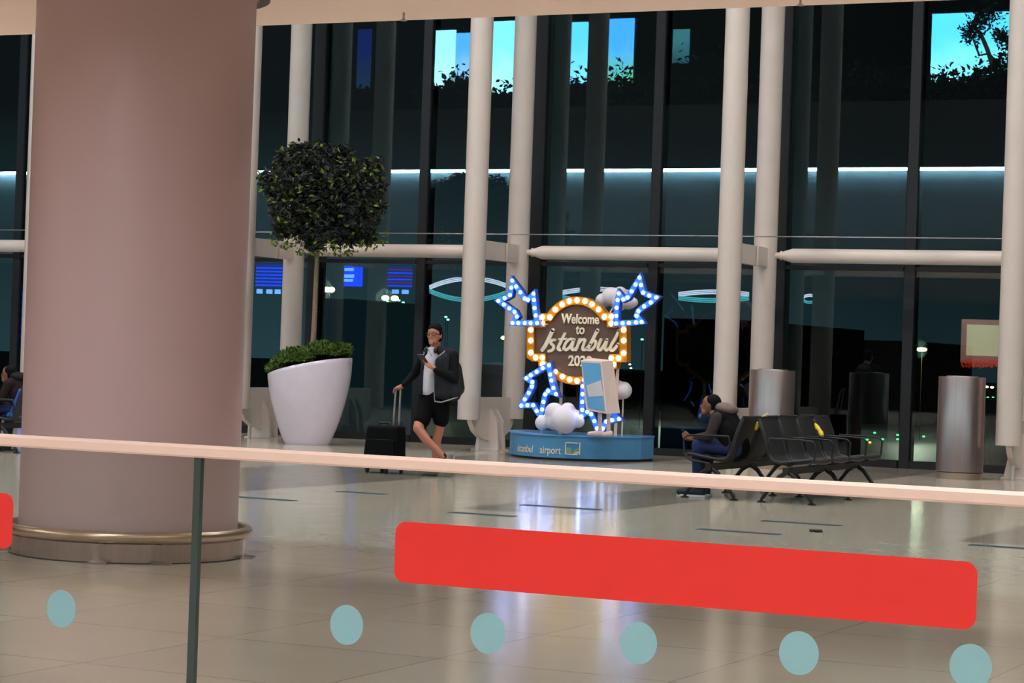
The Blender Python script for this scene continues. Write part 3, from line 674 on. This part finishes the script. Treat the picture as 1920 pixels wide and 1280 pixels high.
text_mesh('platform_lettering', 'istanbul', .15, M['letter'], t, at(969, 845, 29.08).x, at(975, 846, 29.05).z, lambda x: pfront(x)-.002, wid(969, 1009, 846, 29.02), .008)
text_mesh('platform_lettering', 'airport', .15, M['letter'], t, at(1018, 848, 28.97).x, at(1030, 849.5, 28.95).z, lambda x: pfront(x)-.002, wid(1018, 1057, 846, 28.95), .008)
q = MB(); xa, xb = at(1062, 840, 28.94).x, at(1085, 840, 28.93).x; za, zb = at(1073, 852, 28.93).z, at(1073, 829, 28.93).z
yq = lambda x: pfront(x)-.004
for (c0, c1) in (((xa, za), (xb, za+.012)), ((xa, zb-.012), (xb, zb)), ((xa, za), (xa+.012, zb)), ((xb-.012, za), (xb, zb))):
    q.box((c0[0], yq(c0[0])-.006, c0[1]), (c1[0], yq(c0[0])+.006, c1[1]))
q.build('logo_frame', M['letter'], t)
q = MB(); w_ = xb-xa; h_ = zb-za
for pts in ([(.08, .1), (.45, .1), (.45, .45), (.2, .62), (.08, .5)], [(.52, .3), (.92, .62), (.92, .35), (.6, .12)]):
    q.prism([(xa+w_*u, yq(xa+w_*u)-.003, za+h_*v) for u, v in pts], (0, .004, 0))
q.build('logo_shape', M['logo'], t)
q = MB(); q.prism([(xa+w_*u, yq(xa+w_*u)-.005, za+h_*v) for u, v in [(.5, .1), (.92, .1), (.92, .3)]], (0, .004, 0)); q.build('logo_shape', M['letter'], t)
# ---- sign board with bulbs
YBd = 29.30
t = thing('welcome_sign', 'brown Welcome to Istanbul sign edged with warm round bulbs', 'sign', (sg(600, 1080, YBd).x, YBd, pz))
def arc(cxp, cyp, rx, ry, a0, a1, n): return [(cxp+rx*math.cos(math.radians(a0+(a1-a0)*i/n)), cyp+ry*math.sin(math.radians(a0+(a1-a0)*i/n))) for i in range(n+1)]
out = [(320, 560), (320, 360), (393, 357), (393, 318), (440, 318)]
out += [(q, w) for q, w in arc(612, 460, 210, 247, 215.5, 324.5, 22)][1:-1]
out += [(785, 315), (828, 315), (828, 357), (907, 360), (907, 577), (843, 577), (843, 620)]
out += arc(612, 470, 240, 250, 40, 140, 20)[0:]
out += [(395, 614), (393, 573), (340, 573)]
# order: up the left side, over the arch, down the right side, along the bottom
face = [sg(x, y, YBd) for x, y in out]
MB().prism([p+Vector((0, .02, 0)) for p in face], (0, .06, 0)).build('sign_face', M['signboard'], t)
MB().prism([p+Vector((0, .135, 0)) for p in face], (0, .012, 0)).build('back_panel', M['darkback'], t)
ch = MB(); cen = Vector((sum(p.x for p in face)/len(face), YBd, sum(p.z for p in face)/len(face)))
n = len(face)
def band(mb, pts, w, y0, y1):
    n = len(pts); rin = []; rout = []
    ar = sum(pts[i].x*pts[(i+1) % n].z-pts[(i+1) % n].x*pts[i].z for i in range(n)); sgn = 1 if ar > 0 else -1
    for i in range(n):
        p = pts[i]; a = (p-pts[i-1]); c = (pts[(i+1) % n]-p); a.y = 0; c.y = 0
        a.normalize(); c.normalize(); na = Vector((a.z, 0, -a.x))*sgn; nc = Vector((c.z, 0, -c.x))*sgn
        m_ = na+nc
        if m_.length < .2: m_ = na
        m_.normalize(); k = 1/max(.55, m_.dot(na)); rout.append(p+m_*w*k); rin.append(p-m_*w*k)
    vs = []
    for i in range(n):
        for q, y in ((rout[i], y0), (rout[i], y1), (rin[i], y1), (rin[i], y0)): vs.append((q.x, y, q.z))
    mb.add(vs, [(i*4+j, ((i+1) % n)*4+j, ((i+1) % n)*4+(j+1) % 4, i*4+(j+1) % 4) for i in range(n) for j in range(4)])
band(ch, face, .056, YBd-.02, YBd+.13); ch.build('gold_channel', M['gold'], t)
yb = [(393, 318), (440, 318), (475, 270), (518, 238), (563, 217), (612, 212), (662, 217), (706, 237), (748, 269), (785, 315), (828, 314), (828, 358), (907, 398), (907, 465), (907, 545), (874, 577), (828, 577), (843, 617), (660, 715), (612, 720), (565, 712), (520, 692), (474, 662), (395, 614), (393, 573), (350, 573), (320, 542), (320, 465), (320, 398), (393, 357), (705, 698), (748, 672), (800, 640)]
def bulbs(pts, Yd, parent, m, r):
    pb = None
    for x, y in pts:
        p = sg(x, y, Yd)
        if pb is None:
            pb = MB().ell(p, (r, r*.6, r), 14, 8).build('bulb', m, parent, loc=p); pp = parent_world(parent)
        else:
            o = pb.copy(); COL.objects.link(o); o.location = p-pp
bulbs(yb, YBd-.03, t, M['bulby'], .037)
YF = YBd+.015
text_mesh('lettering', 'Welcome', .19, M['letter'], t, sg(515, 355, YF).x, sg(635, 358, YF).z, lambda x: YF, sg(755, 355, YF).x-sg(515, 355, YF).x, .02, off=.006)
text_mesh('lettering', 'to', .19, M['letter'], t, sg(607, 425, YF).x, sg(635, 424, YF).z, lambda x: YF, sg(662, 425, YF).x-sg(607, 425, YF).x, .02, off=.004)
text_mesh('lettering', '2020', .20, M['letter'], t, sg(560, 620, YF).x, sg(600, 624, YF).z, lambda x: YF, sg(708, 620, YF).x-sg(560, 620, YF).x, .02, off=.006)
sc_ = MB()
strokes = [([(455, 470), (400, 590), (345, 700), (300, 765)], 24), ([(485, 618), (440, 625), (428, 665), (462, 700), (465, 745), (435, 775), (395, 785)], 17),
           ([(635, 525), (585, 630), (535, 735), (560, 765), (600, 750)], 18), ([(550, 605), (655, 600)], 13),
           ([(765, 620), (715, 605), (655, 660), (628, 730), (655, 765), (710, 725), (762, 640)], 17), ([(775, 612), (742, 735), (765, 765), (800, 740)], 17),
           ([(860, 610), (835, 690), (805, 765)], 17), ([(815, 740), (860, 650), (905, 610), (940, 625), (915, 700), (905, 755), (940, 765), (975, 730)], 16),
           ([(1130, 470), (1070, 590), (1010, 700), (975, 760)], 20), ([(1020, 690), (1070, 625), (1100, 640), (1095, 700), (1045, 760), (985, 765)], 16),
           ([(1180, 612), (1150, 690), (1140, 750), (1175, 765), (1225, 700), (1275, 612)], 17), ([(1275, 612), (1245, 735), (1268, 768), (1310, 735)], 17),
           ([(1455, 475), (1400, 590), (1335, 700), (1325, 755), (1355, 775), (1400, 735), (1440, 680)], 18)]
for si, (pts, w) in enumerate(strokes):
    fo_ = .015+.0011*si
    # smooth stroke of overlapping rounded segments
    P_ = []
    for i in range(len(pts)-1):
        a0 = pts[max(i-1, 0)]; a1 = pts[i]; a2 = pts[i+1]; a3 = pts[min(i+2, len(pts)-1)]
        for k in range(6):
            u = k/6; P_.append(tuple(.5*((2*a1[j])+(-a0[j]+a2[j])*u+(2*a0[j]-5*a1[j]+4*a2[j]-a3[j])*u*u+(-a0[j]+3*a1[j]-3*a2[j]+a3[j])*u**3) for j in (0, 1)))
    P_.append(pts[-1])
    W3 = [at(980+x/8, 560+y/8, YF) for x, y in P_]; rr = w*1.25/8/132
    Ls, Rs = [], []
    for i, p in enumerate(W3):
        d = W3[min(i+1, len(W3)-1)]-W3[max(i-1, 0)]; d.y = 0; d.normalize(); nn = Vector((d.z, 0, -d.x))
        Ls.append(p+nn*rr); Rs.append(p-nn*rr)
    for i in range(len(W3)-1):
        sc_.hexa([Rs[i]+Vector((0, .01, 0)), Rs[i+1]+Vector((0, .01, 0)), Ls[i+1]+Vector((0, .01, 0)), Ls[i]+Vector((0, .01, 0)), Rs[i]+Vector((0, -fo_, 0)), Rs[i+1]+Vector((0, -fo_, 0)), Ls[i+1]+Vector((0, -fo_, 0)), Ls[i]+Vector((0, -fo_, 0))])
    for p in (W3[0], W3[-1]): sc_.prism([p+Vector((rr*math.cos(a*PI/8), -fo_, rr*math.sin(a*PI/8))) for a in range(16)], (0, .025, 0))
sc_.build('lettering', M['letter'], t)
for xp, y0_ in ((515, 715), (870, 620)):
    a = sg(xp, y0_, YBd+.10); MB().tube([(a.x, YBd+.10, pz), (a.x, YBd+.10, a.z)], .024, 12).build('post', M['white'], t)
# ---- four blue star arrows
stars = [([(203, 76), (300, 207), (338, 155), (366, 366), (190, 366), (240, 315), (98, 215), (186, 186)],
          [(203, 87), (228, 125), (254, 161), (281, 200), (302, 209), (337, 170), (340, 209), (344, 260), (351, 307), (360, 355), (318, 355), (281, 355), (240, 355), (204, 355), (232, 314), (217, 285), (184, 263), (150, 238), (115, 215), (155, 198), (189, 178), (197, 132)],
          'blue star-arrow with white bulbs at the sign\'s upper left', 29.16),
         ([(1010, 56), (1030, 165), (1130, 194), (975, 296), (1040, 350), (850, 366), (872, 152), (905, 214), (940, 180)],
          [(1007, 68), (1016, 115), (1030, 163), (1068, 181), (1113, 194), (1078, 225), (1036, 250), (1000, 279), (988, 309), (1020, 348), (984, 351), (940, 354), (900, 356), (858, 358), (860, 310), (862, 258), (868, 210), (876, 168), (904, 206), (931, 194), (957, 155), (982, 112)],
          'blue star-arrow with white bulbs at the sign\'s upper right', 29.16),
         ([(438, 612), (492, 812), (425, 780), (383, 960), (338, 874), (246, 880), (335, 735), (280, 704)],
          [(435, 622), (395, 640), (357, 663), (320, 685), (292, 704), (330, 727), (327, 757), (307, 797), (282, 837), (260, 877), (298, 874), (335, 874), (357, 910), (381, 949), (392, 901), (400, 853), (411, 806), (430, 783), (480, 804), (463, 765), (450, 718), (443, 680)],
          'blue star-arrow with white bulbs under the sign\'s left side', 29.16),
         ([(647, 740), (640, 950), (690, 912), (745, 1032), (790, 975), (895, 958), (760, 900), (720, 850)],
          [(647, 755), (647, 804), (645, 853), (645, 903), (640, 945), (677, 915), (702, 931), (722, 974), (738, 1020), (776, 1020), (796, 978), (834, 968), (877, 961)],
          'blue star-arrow with white bulbs half hidden by the blue and white box', 28.99)]
for poly, bl_, lb, Yd in stars:
    pts = [sg(x, y, Yd) for x, y in poly]
    cz = min(p.z for p in pts)
    t = thing('star_arrow', lb, 'light sign', (pts[0].x, Yd, cz), 'blue star-arrows around the sign')
    # channel follows the bulb line
    bp_ = [sg(x, y, Yd) for x, y in bl_]
    if len(bl_) < 15: bp_ += [sg(x, y, Yd) for x, y in ((840, 930), (770, 900), (700, 850), (668, 780))]
    c_ = MB(); band(c_, bp_, .041, Yd, Yd+.09); c_.build('channel', M['bluechan'], t)
    c_ = MB(); band(c_, bp_, .037, Yd-.004, Yd+.001); c_.build('lit_face', M['bluelit'], t)
    c_ = MB(); band(c_, bp_, .043, Yd+.09, Yd+.10); c_.build('back_panel', M['darkback'], t)
    bulbs(bl_, Yd-.018, t, M['bulbw'], .0245)
    if lb.endswith('left side') or 'box' in lb:
        lo = min(bp_, key=lambda p: p.z); MB().tube([(lo.x, Yd+.06, pz), (lo.x, Yd+.06, lo.z)], .010, 8).build('support_rod', M['white'], t)
    else:
        lo = min(bp_, key=lambda p: (p-Vector((cen.x, Yd, cen.z))).length); MB().tube([(lo.x, Yd+.05, lo.z), (lo.x+(cen.x-lo.x)*.25, YBd+.08, lo.z-.02)], .012, 8).build('support_rod', M['white'], t)
# ---- clouds
def cloud(label, Yd, blobs, rods=()):
    ctr = sg(blobs[0][0], blobs[0][1], Yd)
    b = MB()
    for x, y, r, d in blobs:
        b.ell(sg(x, y, Yd-d), r/3.369/132, 24, 14)
    o = b.build('cloud', M['cloud'], remesh=.018, loc=ctr)
    for rod in rods: MB().tube([Vector(q) for q in rod], .012, 8).build('support_rod', M['white'], o)
    tag(o, label, 'cloud', 'white foam clouds on the sign')
    return o
cloud('large puffy white cloud resting low on the blue platform', 29.05, [(470, 920, 62, 0), (395, 985, 48, 0), (530, 965, 82, .15), (600, 960, 58, 0), (555, 905, 48, 0), (480, 970, 66, 0), (540, 1000, 60, .1), (620, 975, 42, .05)])
cloud('white cloud peeking out behind the sign\'s upper right', 29.62, [(830, 190, 62, 0), (885, 170, 46, 0), (775, 215, 48, 0), (940, 225, 46, 0), (970, 225, 30, 0), (880, 225, 55, 0)], rods=[(sg(850, 240, 29.62), sg(800, 330, YBd+.14))])
cloud('round white ball-like cloud right of the blue and white box', 29.5, [(905, 780, 56, 0), (870, 760, 45, 0), (880, 800, 40, 0)], rods=[(sg(905, 800, 29.5), (sg(905, 800, 29.5).x, 29.5, pz))])
# ---- blue and white standing box
Yf, Yk = 28.72, 28.92
t = thing('display_box', 'tilted white box with a light blue printed front standing on two feet', 'box', (sg(785, 1080, 28.9).x, 28.9, pz))
fr = [sg(636, 590, Yf), sg(768, 597, Yf), sg(800, 930, Yf), sg(668, 905, Yf)]
bk_ = [sg(700, 575, Yk), sg(842, 590, Yk), sg(886, 925, Yk), sg(745, 905, Yk)]
MB().hexa([fr[3], fr[2], bk_[2], bk_[3], fr[0], fr[1], bk_[1], bk_[0]]).build('carton', M['boxwhite'], t, bevel=.006)
def fq(u, v, d=.006): p = fr[0].lerp(fr[1], u).lerp(fr[3].lerp(fr[2], u), v); return p+Vector((0, -d, 0))
MB().prism([fq(.05, .04), fq(.93, .04), fq(.93, .95), fq(.12, .95)], (0, .007, 0)).build('printed_front', M['boxblue'], t)
MB().prism([fq(.16, .50, .010), fq(.90, .36, .010), fq(.94, .66, .010), fq(.22, .72, .010)], (0, .005, 0)).build('pale_patch', M['boxpale'], t)
for x0, lx in ((757, -.14), (812, -.06)):
    a = sg(x0, 925, 28.84); ft = Vector((sg(x0, 1060, 28.90).x, 28.90, pz+.045))
    q = MB(); q.cap(a, ft, .028, .028); q.build('leg', M['boxwhite'], t)
    q = MB(); q.cap(ft+Vector((.02, 0, .005)), ft+Vector((lx, -.05, -.012)), .045, .03); q.build('foot', M['boxwhite'], t, remesh=.01)
# ================================================================ THINGS BEHIND THE CAMERA, SEEN MIRRORED IN THE GLASS
def mbox(mb, x0, y0, x1, y1, Yt, th=.06):
    a = mir(x0, y0, Yt); b = mir(x1, y1, Yt); xa, xb = sorted((a.x, b.x)); za, zb = sorted((a.z, b.z)); return mb.box((xa, Yt-th, za), (xb, Yt, zb)), (xa, xb, za, zb)
def screen_mat(name, top, bot, s):
    Mx = bpy.data.materials.new(name); Mx.use_nodes = True; n = Mx.node_tree.nodes; L = Mx.node_tree.links; b = n['Principled BSDF']
    tc = n.new('ShaderNodeTexCoord'); sp = n.new('ShaderNodeSeparateXYZ'); L.new(tc.outputs['Generated'], sp.inputs[0])
    nz = n.new('ShaderNodeTexNoise'); nz.inputs['Scale'].default_value = 3; L.new(tc.outputs['Generated'], nz.inputs['Vector'])
    ad = n.new('ShaderNodeMath'); ad.operation = 'MULTIPLY_ADD'; ad.inputs[1].default_value = .5; L.new(nz.outputs['Fac'], ad.inputs[0]); L.new(sp.outputs['Z'], ad.inputs[2])
    rp = n.new('ShaderNodeValToRGB'); rp.color_ramp.elements[0].position = .3; rp.color_ramp.elements[1].position = .9
    rp.color_ramp.elements[0].color = (*srgb(bot), 1); rp.color_ramp.elements[1].color = (*srgb(top), 1); L.new(ad.outputs[0], rp.inputs[0])
    L.new(rp.outputs[0], b.inputs['Emission Color']); b.inputs['Emission Strength'].default_value = s; b.inputs['Base Color'].default_value = (0, 0, 0, 1)
    return Mx
SY = 7.0
scr = [((817, 57, 850, 165), (150, 215, 255), (180, 240, 255), 'narrow bright cyan video screen, leftmost on the upper level', 8),
       ((855, 62, 918, 150), (80, 160, 240), (150, 190, 220), 'blue video screen with a darker picture on the upper level', 7),
       ((925, 40, 990, 175), (120, 225, 255), (170, 250, 255), 'tallest plain cyan video screen on the upper level', 9),
       ((1063, 42, 1098, 158), (90, 190, 255), (130, 210, 255), 'narrow sky blue video screen above the sign', 8),
       ((1124, 36, 1184, 170), (70, 160, 250), (110, 190, 60), 'video screen with blue sky over green hillside', 7),
       ((1262, 55, 1290, 118), (90, 160, 170), (60, 110, 130), 'small dim teal screen above the right part of the sign', 2.5),
       ((1748, 26, 1935, 150), (90, 205, 255), (150, 235, 255), 'wide bright cyan video screen at the right', 8),
       ((671, 55, 692, 165), (30, 50, 140), (40, 80, 110), 'dim dark blue screen strip left of the bright ones', 1.6)]
for (x0, y0, x1, y1), tp_, bt, lb, s in scr:
    bb, e = mbox(MB(), x0, y0, x1, y1, SY)
    o = MB().box((e[0]-.05, SY-.16, e[2]-.05), (e[1]+.05, SY-.062, e[3]+.05)).build('video_screen', M['black'], loc=((e[0]+e[1])/2, SY-.1, e[2]))
    tag(o, lb+', mirrored in the glass', 'screen', 'video screens on the upper level')
    bb.build('display', screen_mat('video_picture', tp_, bt, s*1.7), o)
# plants along the balcony edge
random.seed(3)
def clump(x, y, w, h, label):
    a = mir(x, y, CE-.5); t_ = MB(); sx = w/62.; sz = h/62.
    for i in range(int(1500*sx*sz)+150):
        p = Vector((a.x+max(-.42, min(.42, random.gauss(0, .3)))*sx, CE-.55+random.gauss(0, .12), zt+abs(random.gauss(0, .30))*sz)); leaf(t_, p, random.uniform(.08, .2), .4)
    o = t_.build('balcony_shrub', M['leafd'], loc=(a.x, CE-.5, zt)); tag(o, label+', mirrored in the glass', 'shrub', 'dark shrubs on the balcony edge')
for x, y, w, h, lb in ((640, 190, 120, 50, 'low dark shrub on the balcony edge left of the screens'), (830, 190, 90, 60, 'dark shrub below the narrow left screen'), (865, 185, 70, 75, 'dark shrub below the picture screen'),
                       (940, 190, 50, 45, 'small dark shrub below the tallest screen'), (1080, 190, 80, 60, 'dark shrub below the sky blue screen'), (1170, 190, 100, 70, 'dark shrub in front of the hillside screen'),
                       (1290, 190, 120, 85, 'tall dark shrub right of the hillside screen'), (1430, 190, 140, 50, 'low dark shrub behind the right tube column'), (1540, 190, 130, 60, 'dark shrub between the right columns'),
                       (1660, 190, 130, 65, 'dark shrub left of the wide screen'), (1790, 190, 150, 55, 'dark shrub below the wide screen, left half'), (1880, 190, 90, 80, 'dark shrub below the wide screen, right half')):
    clump(x, y, w, h, lb)
bo = MB(); tw = [mir(*q, CE-.6) for q in ((1885, 200), (1880, 150), (1862, 125), (1850, 90), (1838, 62), (1822, 50), (1832, 28), (1868, 5))]
bo.tube(tw, [.09, .07, .06, .05, .045, .04, .05, .03], 8); bo.tube([mir(*q, CE-.6) for q in ((1882, 130), (1852, 100), (1836, 104), (1824, 72))], [.05, .035, .03, .02], 8); bo.tube([mir(*q, CE-.6) for q in ((1890, 140), (1900, 100), (1888, 78), (1875, 72))], [.05, .045, .035, .02], 8)
tr_ = thing('balcony_tree', 'dark twisted bonsai-like tree before the wide screen, mirrored in the glass', 'tree', (tw[0].x, CE-.6, zt)); bo.build('trunk', M['bark'], tr_)
lf = MB()
for c_, w in (((1855, 20), .32), ((1840, 38), .25), ((1822, 62), .2), ((1878, 70), .14), ((1900, 85), .14)):
    a = mir(*c_, CE-.6)
    for i in range(260): leaf(lf, a+Vector((random.gauss(0, w*.55), random.gauss(0, .12), random.gauss(0, w*.55))), random.uniform(.06, .14))
lf.build('foliage', M['leafd'], tr_)
# flight information screens under the low ceiling
BL = em('board_blue', (10, 50, 240), 11); BLD = em('board_navy', (10, 20, 120), 5); TX = em('board_text', (110, 160, 255), 10); RD = em('board_red', (110, 24, 60), 4.5)
FY = 10.5
for (x0, y0, x1, y1), lb, mode in (((479, 484, 529, 551), 'blue flight information screen mirrored left of the planted tree', 0), ((635, 492, 677, 537), 'plain bright blue screen mirrored right of the tree trunk', 1),
                             ((711, 486, 770, 551), 'blue and maroon flight board mirrored above the suitcase', 2), ((36, 530, 46, 670), 'narrow blue screen at the far left by the round column', 0)):
    bb, e = mbox(MB(), x0, y0, x1, y1, FY); za, zb = e[2], min(e[3], CZ-.03)
    w = e[1]-e[0]; h = zb-za
    o = MB().box((e[0]-.04, FY-.16, za-.04), (e[1]+.04, FY-.062, zb+.02)).build('flight_screen', M['black'], loc=(e[0], FY-.1, za)); tag(o, lb, 'screen', 'flight information screens')
    MB().box((e[0], FY-.06, za+h*(.22 if mode != 1 else 0)), (e[1], FY-.04, zb)).build('display', BL if mode == 1 else BLD, o)
    if mode == 1:
        for u0, u1, v0, v1 in ((.05, .62, .72, .86), (.05, .65, .40, .56), (.05, .60, .22, .34)): MB().box((e[0]+w*u0, FY-.04, za+h*v0), (e[0]+w*u1, FY-.03, za+h*v1)).build('display_bar', TX, o)
    else:
        for i in range(6):
            v = .26+.115*i; MB().box((e[0], FY-.04, za+h*v), (e[1], FY-.032, za+h*(v+.045))).build('display_bar', (RD if mode == 2 and i % 2 else BL), o)
        for u in (.05, .4, .7): MB().box((e[0]+w*u, FY-.06, za), (e[0]+w*(u+.2), FY-.035, za+h*.15)).build('display_bar', TX, o)
# curved pendant light rings
WL = em('pendant_white', (235, 235, 255), 6); CL = em('pendant_cyan', (110, 235, 245), 3.0)
PYy = 2.0
def pend(cx_, cy_, hw, hh, lb, k=3):
    a = mir(cx_, cy_, PYy); t = thing('pendant_light', lb, 'lamp', (a.x, PYy, a.z), 'curved pendant lights')
    for i in range(k):
        for sgn, mm, nm in ((-1, WL, 'upper_tube'), (1, CL, 'lower_tube')):
            pts = []
            for q in range(17):
                u = q/8-1; pts.append(mir(cx_+u*hw, cy_+sgn*(hh*(1-u*u))+i*3.2*(1 if sgn > 0 else -1)*(1)*(1)+0, PYy+i*.15))
            MB().tube(pts, .022, 6).build(nm, mm, t)
pend(881, 542, 76, 17, 'almond-shaped pendant light mirrored beside the standing person')
pend(1118, 553, 70, 8, 'flattened pendant light mirrored behind the sign')
pend(1338, 555, 66, 5, 'flat pendant light mirrored left of the right tube column')
pend(1518, 560, 14, 5, 'tiny pendant light mirrored right of the right tube column', 2)
# lit poster with flowers
PY = 9.0
bb, e = mbox(MB(), 1803, 598, 1890, 682, PY)
t = thing('lit_poster', 'cream lit panel in a rose frame above red flowers, mirrored at right', 'poster', ((e[0]+e[1])/2, PY, e[2]))
bb.build('frame', M['posterframe'], t); b2, e2 = mbox(MB(), 1813, 608, 1880, 668, PY+.03, .03); b2.build('panel', M['poster'], t)
fl_ = MB(); 
for i in range(500):
    a = mir(random.uniform(1803, 1892), random.uniform(676, 688), PY+.2); leaf(fl_, a+Vector((0, random.uniform(-.05, .05), 0)), .06)
tag(fl_.build('flower_box', M['redflower']), 'band of red flowers below the cream poster, mirrored in the glass', 'flowers')
# ================================================================ OUTSIDE
M['apron'] = mat('dark_apron', (70, 84, 86), .45, scale=.05, var=.3)
struct(MB().box((-900, GL+.6, -6.3), (900, 1800, -6)), 'ground', M['apron'])
def bldg(x0, y0, x1, y1, Yd, dep, m, lb, nm='airfield_building'):
    a = at(x0, y1, Yd); b = at(x1, y0, Yd)
    tag(MB().box((a.x, Yd, -6), (b.x, Yd+dep, b.z)).build(nm, m, loc=(a.x, Yd, -6)), lb, 'building', 'dark airfield buildings outside')
DK = mat('night_building', (16, 18, 19), .9); DK2 = mat('teal_block_glow', (60, 84, 92), .8, emit=(60, 100, 110), es=.10)  # teal block has a faint emission put in for lamp light on it
bldg(1240, 600, 1400, 760, 160, 30, DK, 'black block added outside behind the seated person for the dark mirrored sign back')  # added block stands in for the sign's dark mirrored back
bldg(1560, 640, 1720, 740, 300, 30, DK, 'low dark building outside right of the near bin')
bldg(640, 700, 860, 760, 300, 30, DK, 'long low dark building outside behind the standing person')
bldg(600, 560, 652, 700, 120, 10, DK2, 'teal block with a painted-in faint glow outside right of the tree trunk')
bldg(1060, 700, 1240, 745, 320, 30, DK, 'low dark building outside right of the sign')
YL = em('flood_yellow', (255, 236, 110), 40); GRN = em('green_lamp', (60, 255, 120), 5); WHT = em('white_lamp', (255, 245, 215), 8)
masts = [(618, 543, 180, 15, 'big bright yellow floodlight mast outside by the tree trunk'), (733, 559, 220, 18, 'double-headed floodlight mast outside above the suitcase'), (757, 610, 330, 6, 'small floodlight mast outside above the handle of the suitcase'),
         (1271, 641, 260, 8, 'floodlight mast outside between sign and seated person'), (1483, 627, 300, 6, 'upper of the two floodlights outside behind the benches'), (1492, 648, 260, 8, 'lower of the two floodlights outside behind the benches'),
         (1729, 655, 240, 9, 'floodlight mast outside left of the cream poster'), (945, 633, 285, 5, 'faint small floodlight seen between the twin tubes')]
MP = mat('mast_steel', (44, 42, 30), .8)
for x, y, D, w, lb in masts:
    p = at(x, y, D); s = D*1.02/F*1.0; hw = w*s
    t = thing('floodlight_mast', lb, 'floodlight', (p.x, D, -6), 'yellow floodlight masts outside')
    if w >= 8:
        ld = bpy.data.lights.new('floodlight', 'POINT'); ld.energy = 2500*(D/200)**2; ld.shadow_soft_size = 1; ld.color = (.9, 1, .75); lo_ = bpy.data.objects.new('floodlight', ld); COL.objects.link(lo_); lo_.location = (p.x, D-1.5, p.z)
    MB().tube([(p.x, D, -6), (p.x, D, p.z)], .18*s/.045*.16, 8).build('pole', MP, t)
    if w >= 15:
        for o_ in ((-.62, .62) if w == 18 else (-.25, .5)): MB().ell((p.x+o_*hw, D-.2, p.z), (hw*.5, .2, 5.5*s), 14, 8).build('lamp_head', YL, t)
    else: MB().ell((p.x, D-.2, p.z), (hw*1.1, .2, 3.6*s), 14, 8).build('lamp_head', YL, t)
random.seed(11)
def dots(name, m, items, label, cat, grp, D, s=2.2):
    pr_ = None
    for it in items:
        x, y = it[:2]; g = fl(x, y, -5.9) if ray(x, y).z < 0 else None
        if g is not None and 30 < g.y < 1000: p = g; pole = False
        else: p = at(x, y, D); pole = True
        if pr_ is None: pr_ = MB().ell((0, 0, 0), (s/F*1.1, .0005, s*.62/F), 10, 6).build(name, m); o = pr_
        else: o = pr_.copy(); COL.objects.link(o)
        o.location = p; dd = (p-EYE).length; o.scale = (dd, dd, dd)
        tag(o, it[2] if len(it) > 2 else label, cat, grp)
        if pole:
            q = MB().tube([(0, 0, 0), (0, 0, (-6-p.z)/dd)], .00012, 6).build('pole', MP, loc=(0, 0, 0)); q.parent = o
g_ = [(x, 742+(x-1495)*.004+random.uniform(-1.2, 1.2)) for x in (1496, 1511, 1516, 1530, 1541, 1545, 1553, 1556, 1567, 1574, 1604, 1615, 1632, 1643, 1656, 1670, 1684)]
dots('runway_light', GRN, g_, 'tiny green light in the row between the tube column and the far mullion', 'light', 'green runway lights', 420, 2.0)
dots('runway_light', GRN, [(1718, 743), (1728, 742.5), (1744, 743)], 'tiny green light just left of the standing steel bin', 'light', 'green lights left of the bin', 420, 2.0)
dots('runway_light', GRN, [(x, 744.5+random.uniform(-.6, .6)) for x in (1846, 1852, 1862, 1872, 1882)], 'tiny green light between the standing steel bin and the right tube', 'light', 'green lights right of the bin', 420, 2.0)
dots('taxiway_light', GRN, [(1626, 824, 'green light low beside the last bench armrest'), (1655, 823, 'green light right of the bench end'), (1640, 811, 'topmost green light above the bench end'), (1683, 815, 'upper of two green lights stacked left of the bin'), (1683, 823, 'lower of two green lights stacked left of the bin'), (1732, 818, 'green light touching the left edge of the standing bin'), (1875, 811, 'low green light beside the right tube column')], '', 'light', 'green apron lights', 180, 2.4)
dots('apron_lamp', WHT, [(1252, 694), (1272, 694), (1294, 696), (1313, 695), (1283, 702)], 'tiny white lamp in the far row above the seated person', 'light', 'white lamps above the seated person', 420, 2.2)
dots('apron_lamp', WHT, [(1510, 703), (1542, 704), (1556, 703), (1572, 706), (1642, 707), (1669, 709)], 'tiny white lamp in the far row above the benches', 'light', 'white lamps above the benches', 420, 2.2)
dots('apron_lamp', WHT, [(1181, 683, 'upper tiny white lamp right of the sign'), (1183, 690, 'middle tiny white lamp right of the sign'), (1178, 705, 'lowest tiny white lamp right of the sign'), (664, 688, 'tiny white lamp just right of the planter')], '', 'light', 'far white lamps', 420, 2.2)
dots('vehicle_lamp', WHT, [(731, 660, 'left one of two close headlights left of the standing person'), (739, 660, 'right one of two close headlights left of the standing person'), (762, 668, 'single headlight nearest the standing person'), (926, 707, 'white lamp between the twin tubes'), (1850, 725, 'left one of two bluish white lamps right of the bin'), (1860, 726, 'right one of two bluish white lamps right of the bin')], '', 'light', 'vehicle lamps', 150, 3.2)
dots('amber_lamp', em('amber', (255, 190, 20), 7), [(1619, 734, 'wide amber lamp above the green row'), (1309, 738, 'amber lamp above the seated person'), (1843, 812, 'orange lamp low right of the standing bin'), (1631, 829, 'orange lamp low beside the bench end')], '', 'light', 'amber lamps', 200, 2.4)
dots('aircraft_light', em('aqua', (120, 255, 190), 5), [(727, 566, 'green glint under the double-headed floodlight'), (748, 563, 'upper green bar right of the double-headed floodlight'), (756, 567, 'lower green bar right of the double-headed floodlight'), (836, 594, 'left green glint above the standing person'), (840, 599, 'right green glint above the standing person'), (1204, 636, 'green glint right of the sign face'), (1532, 634, 'green glint behind the steel bin near the tube')], '', 'light', 'greenish high lamps', 230, 3.0)
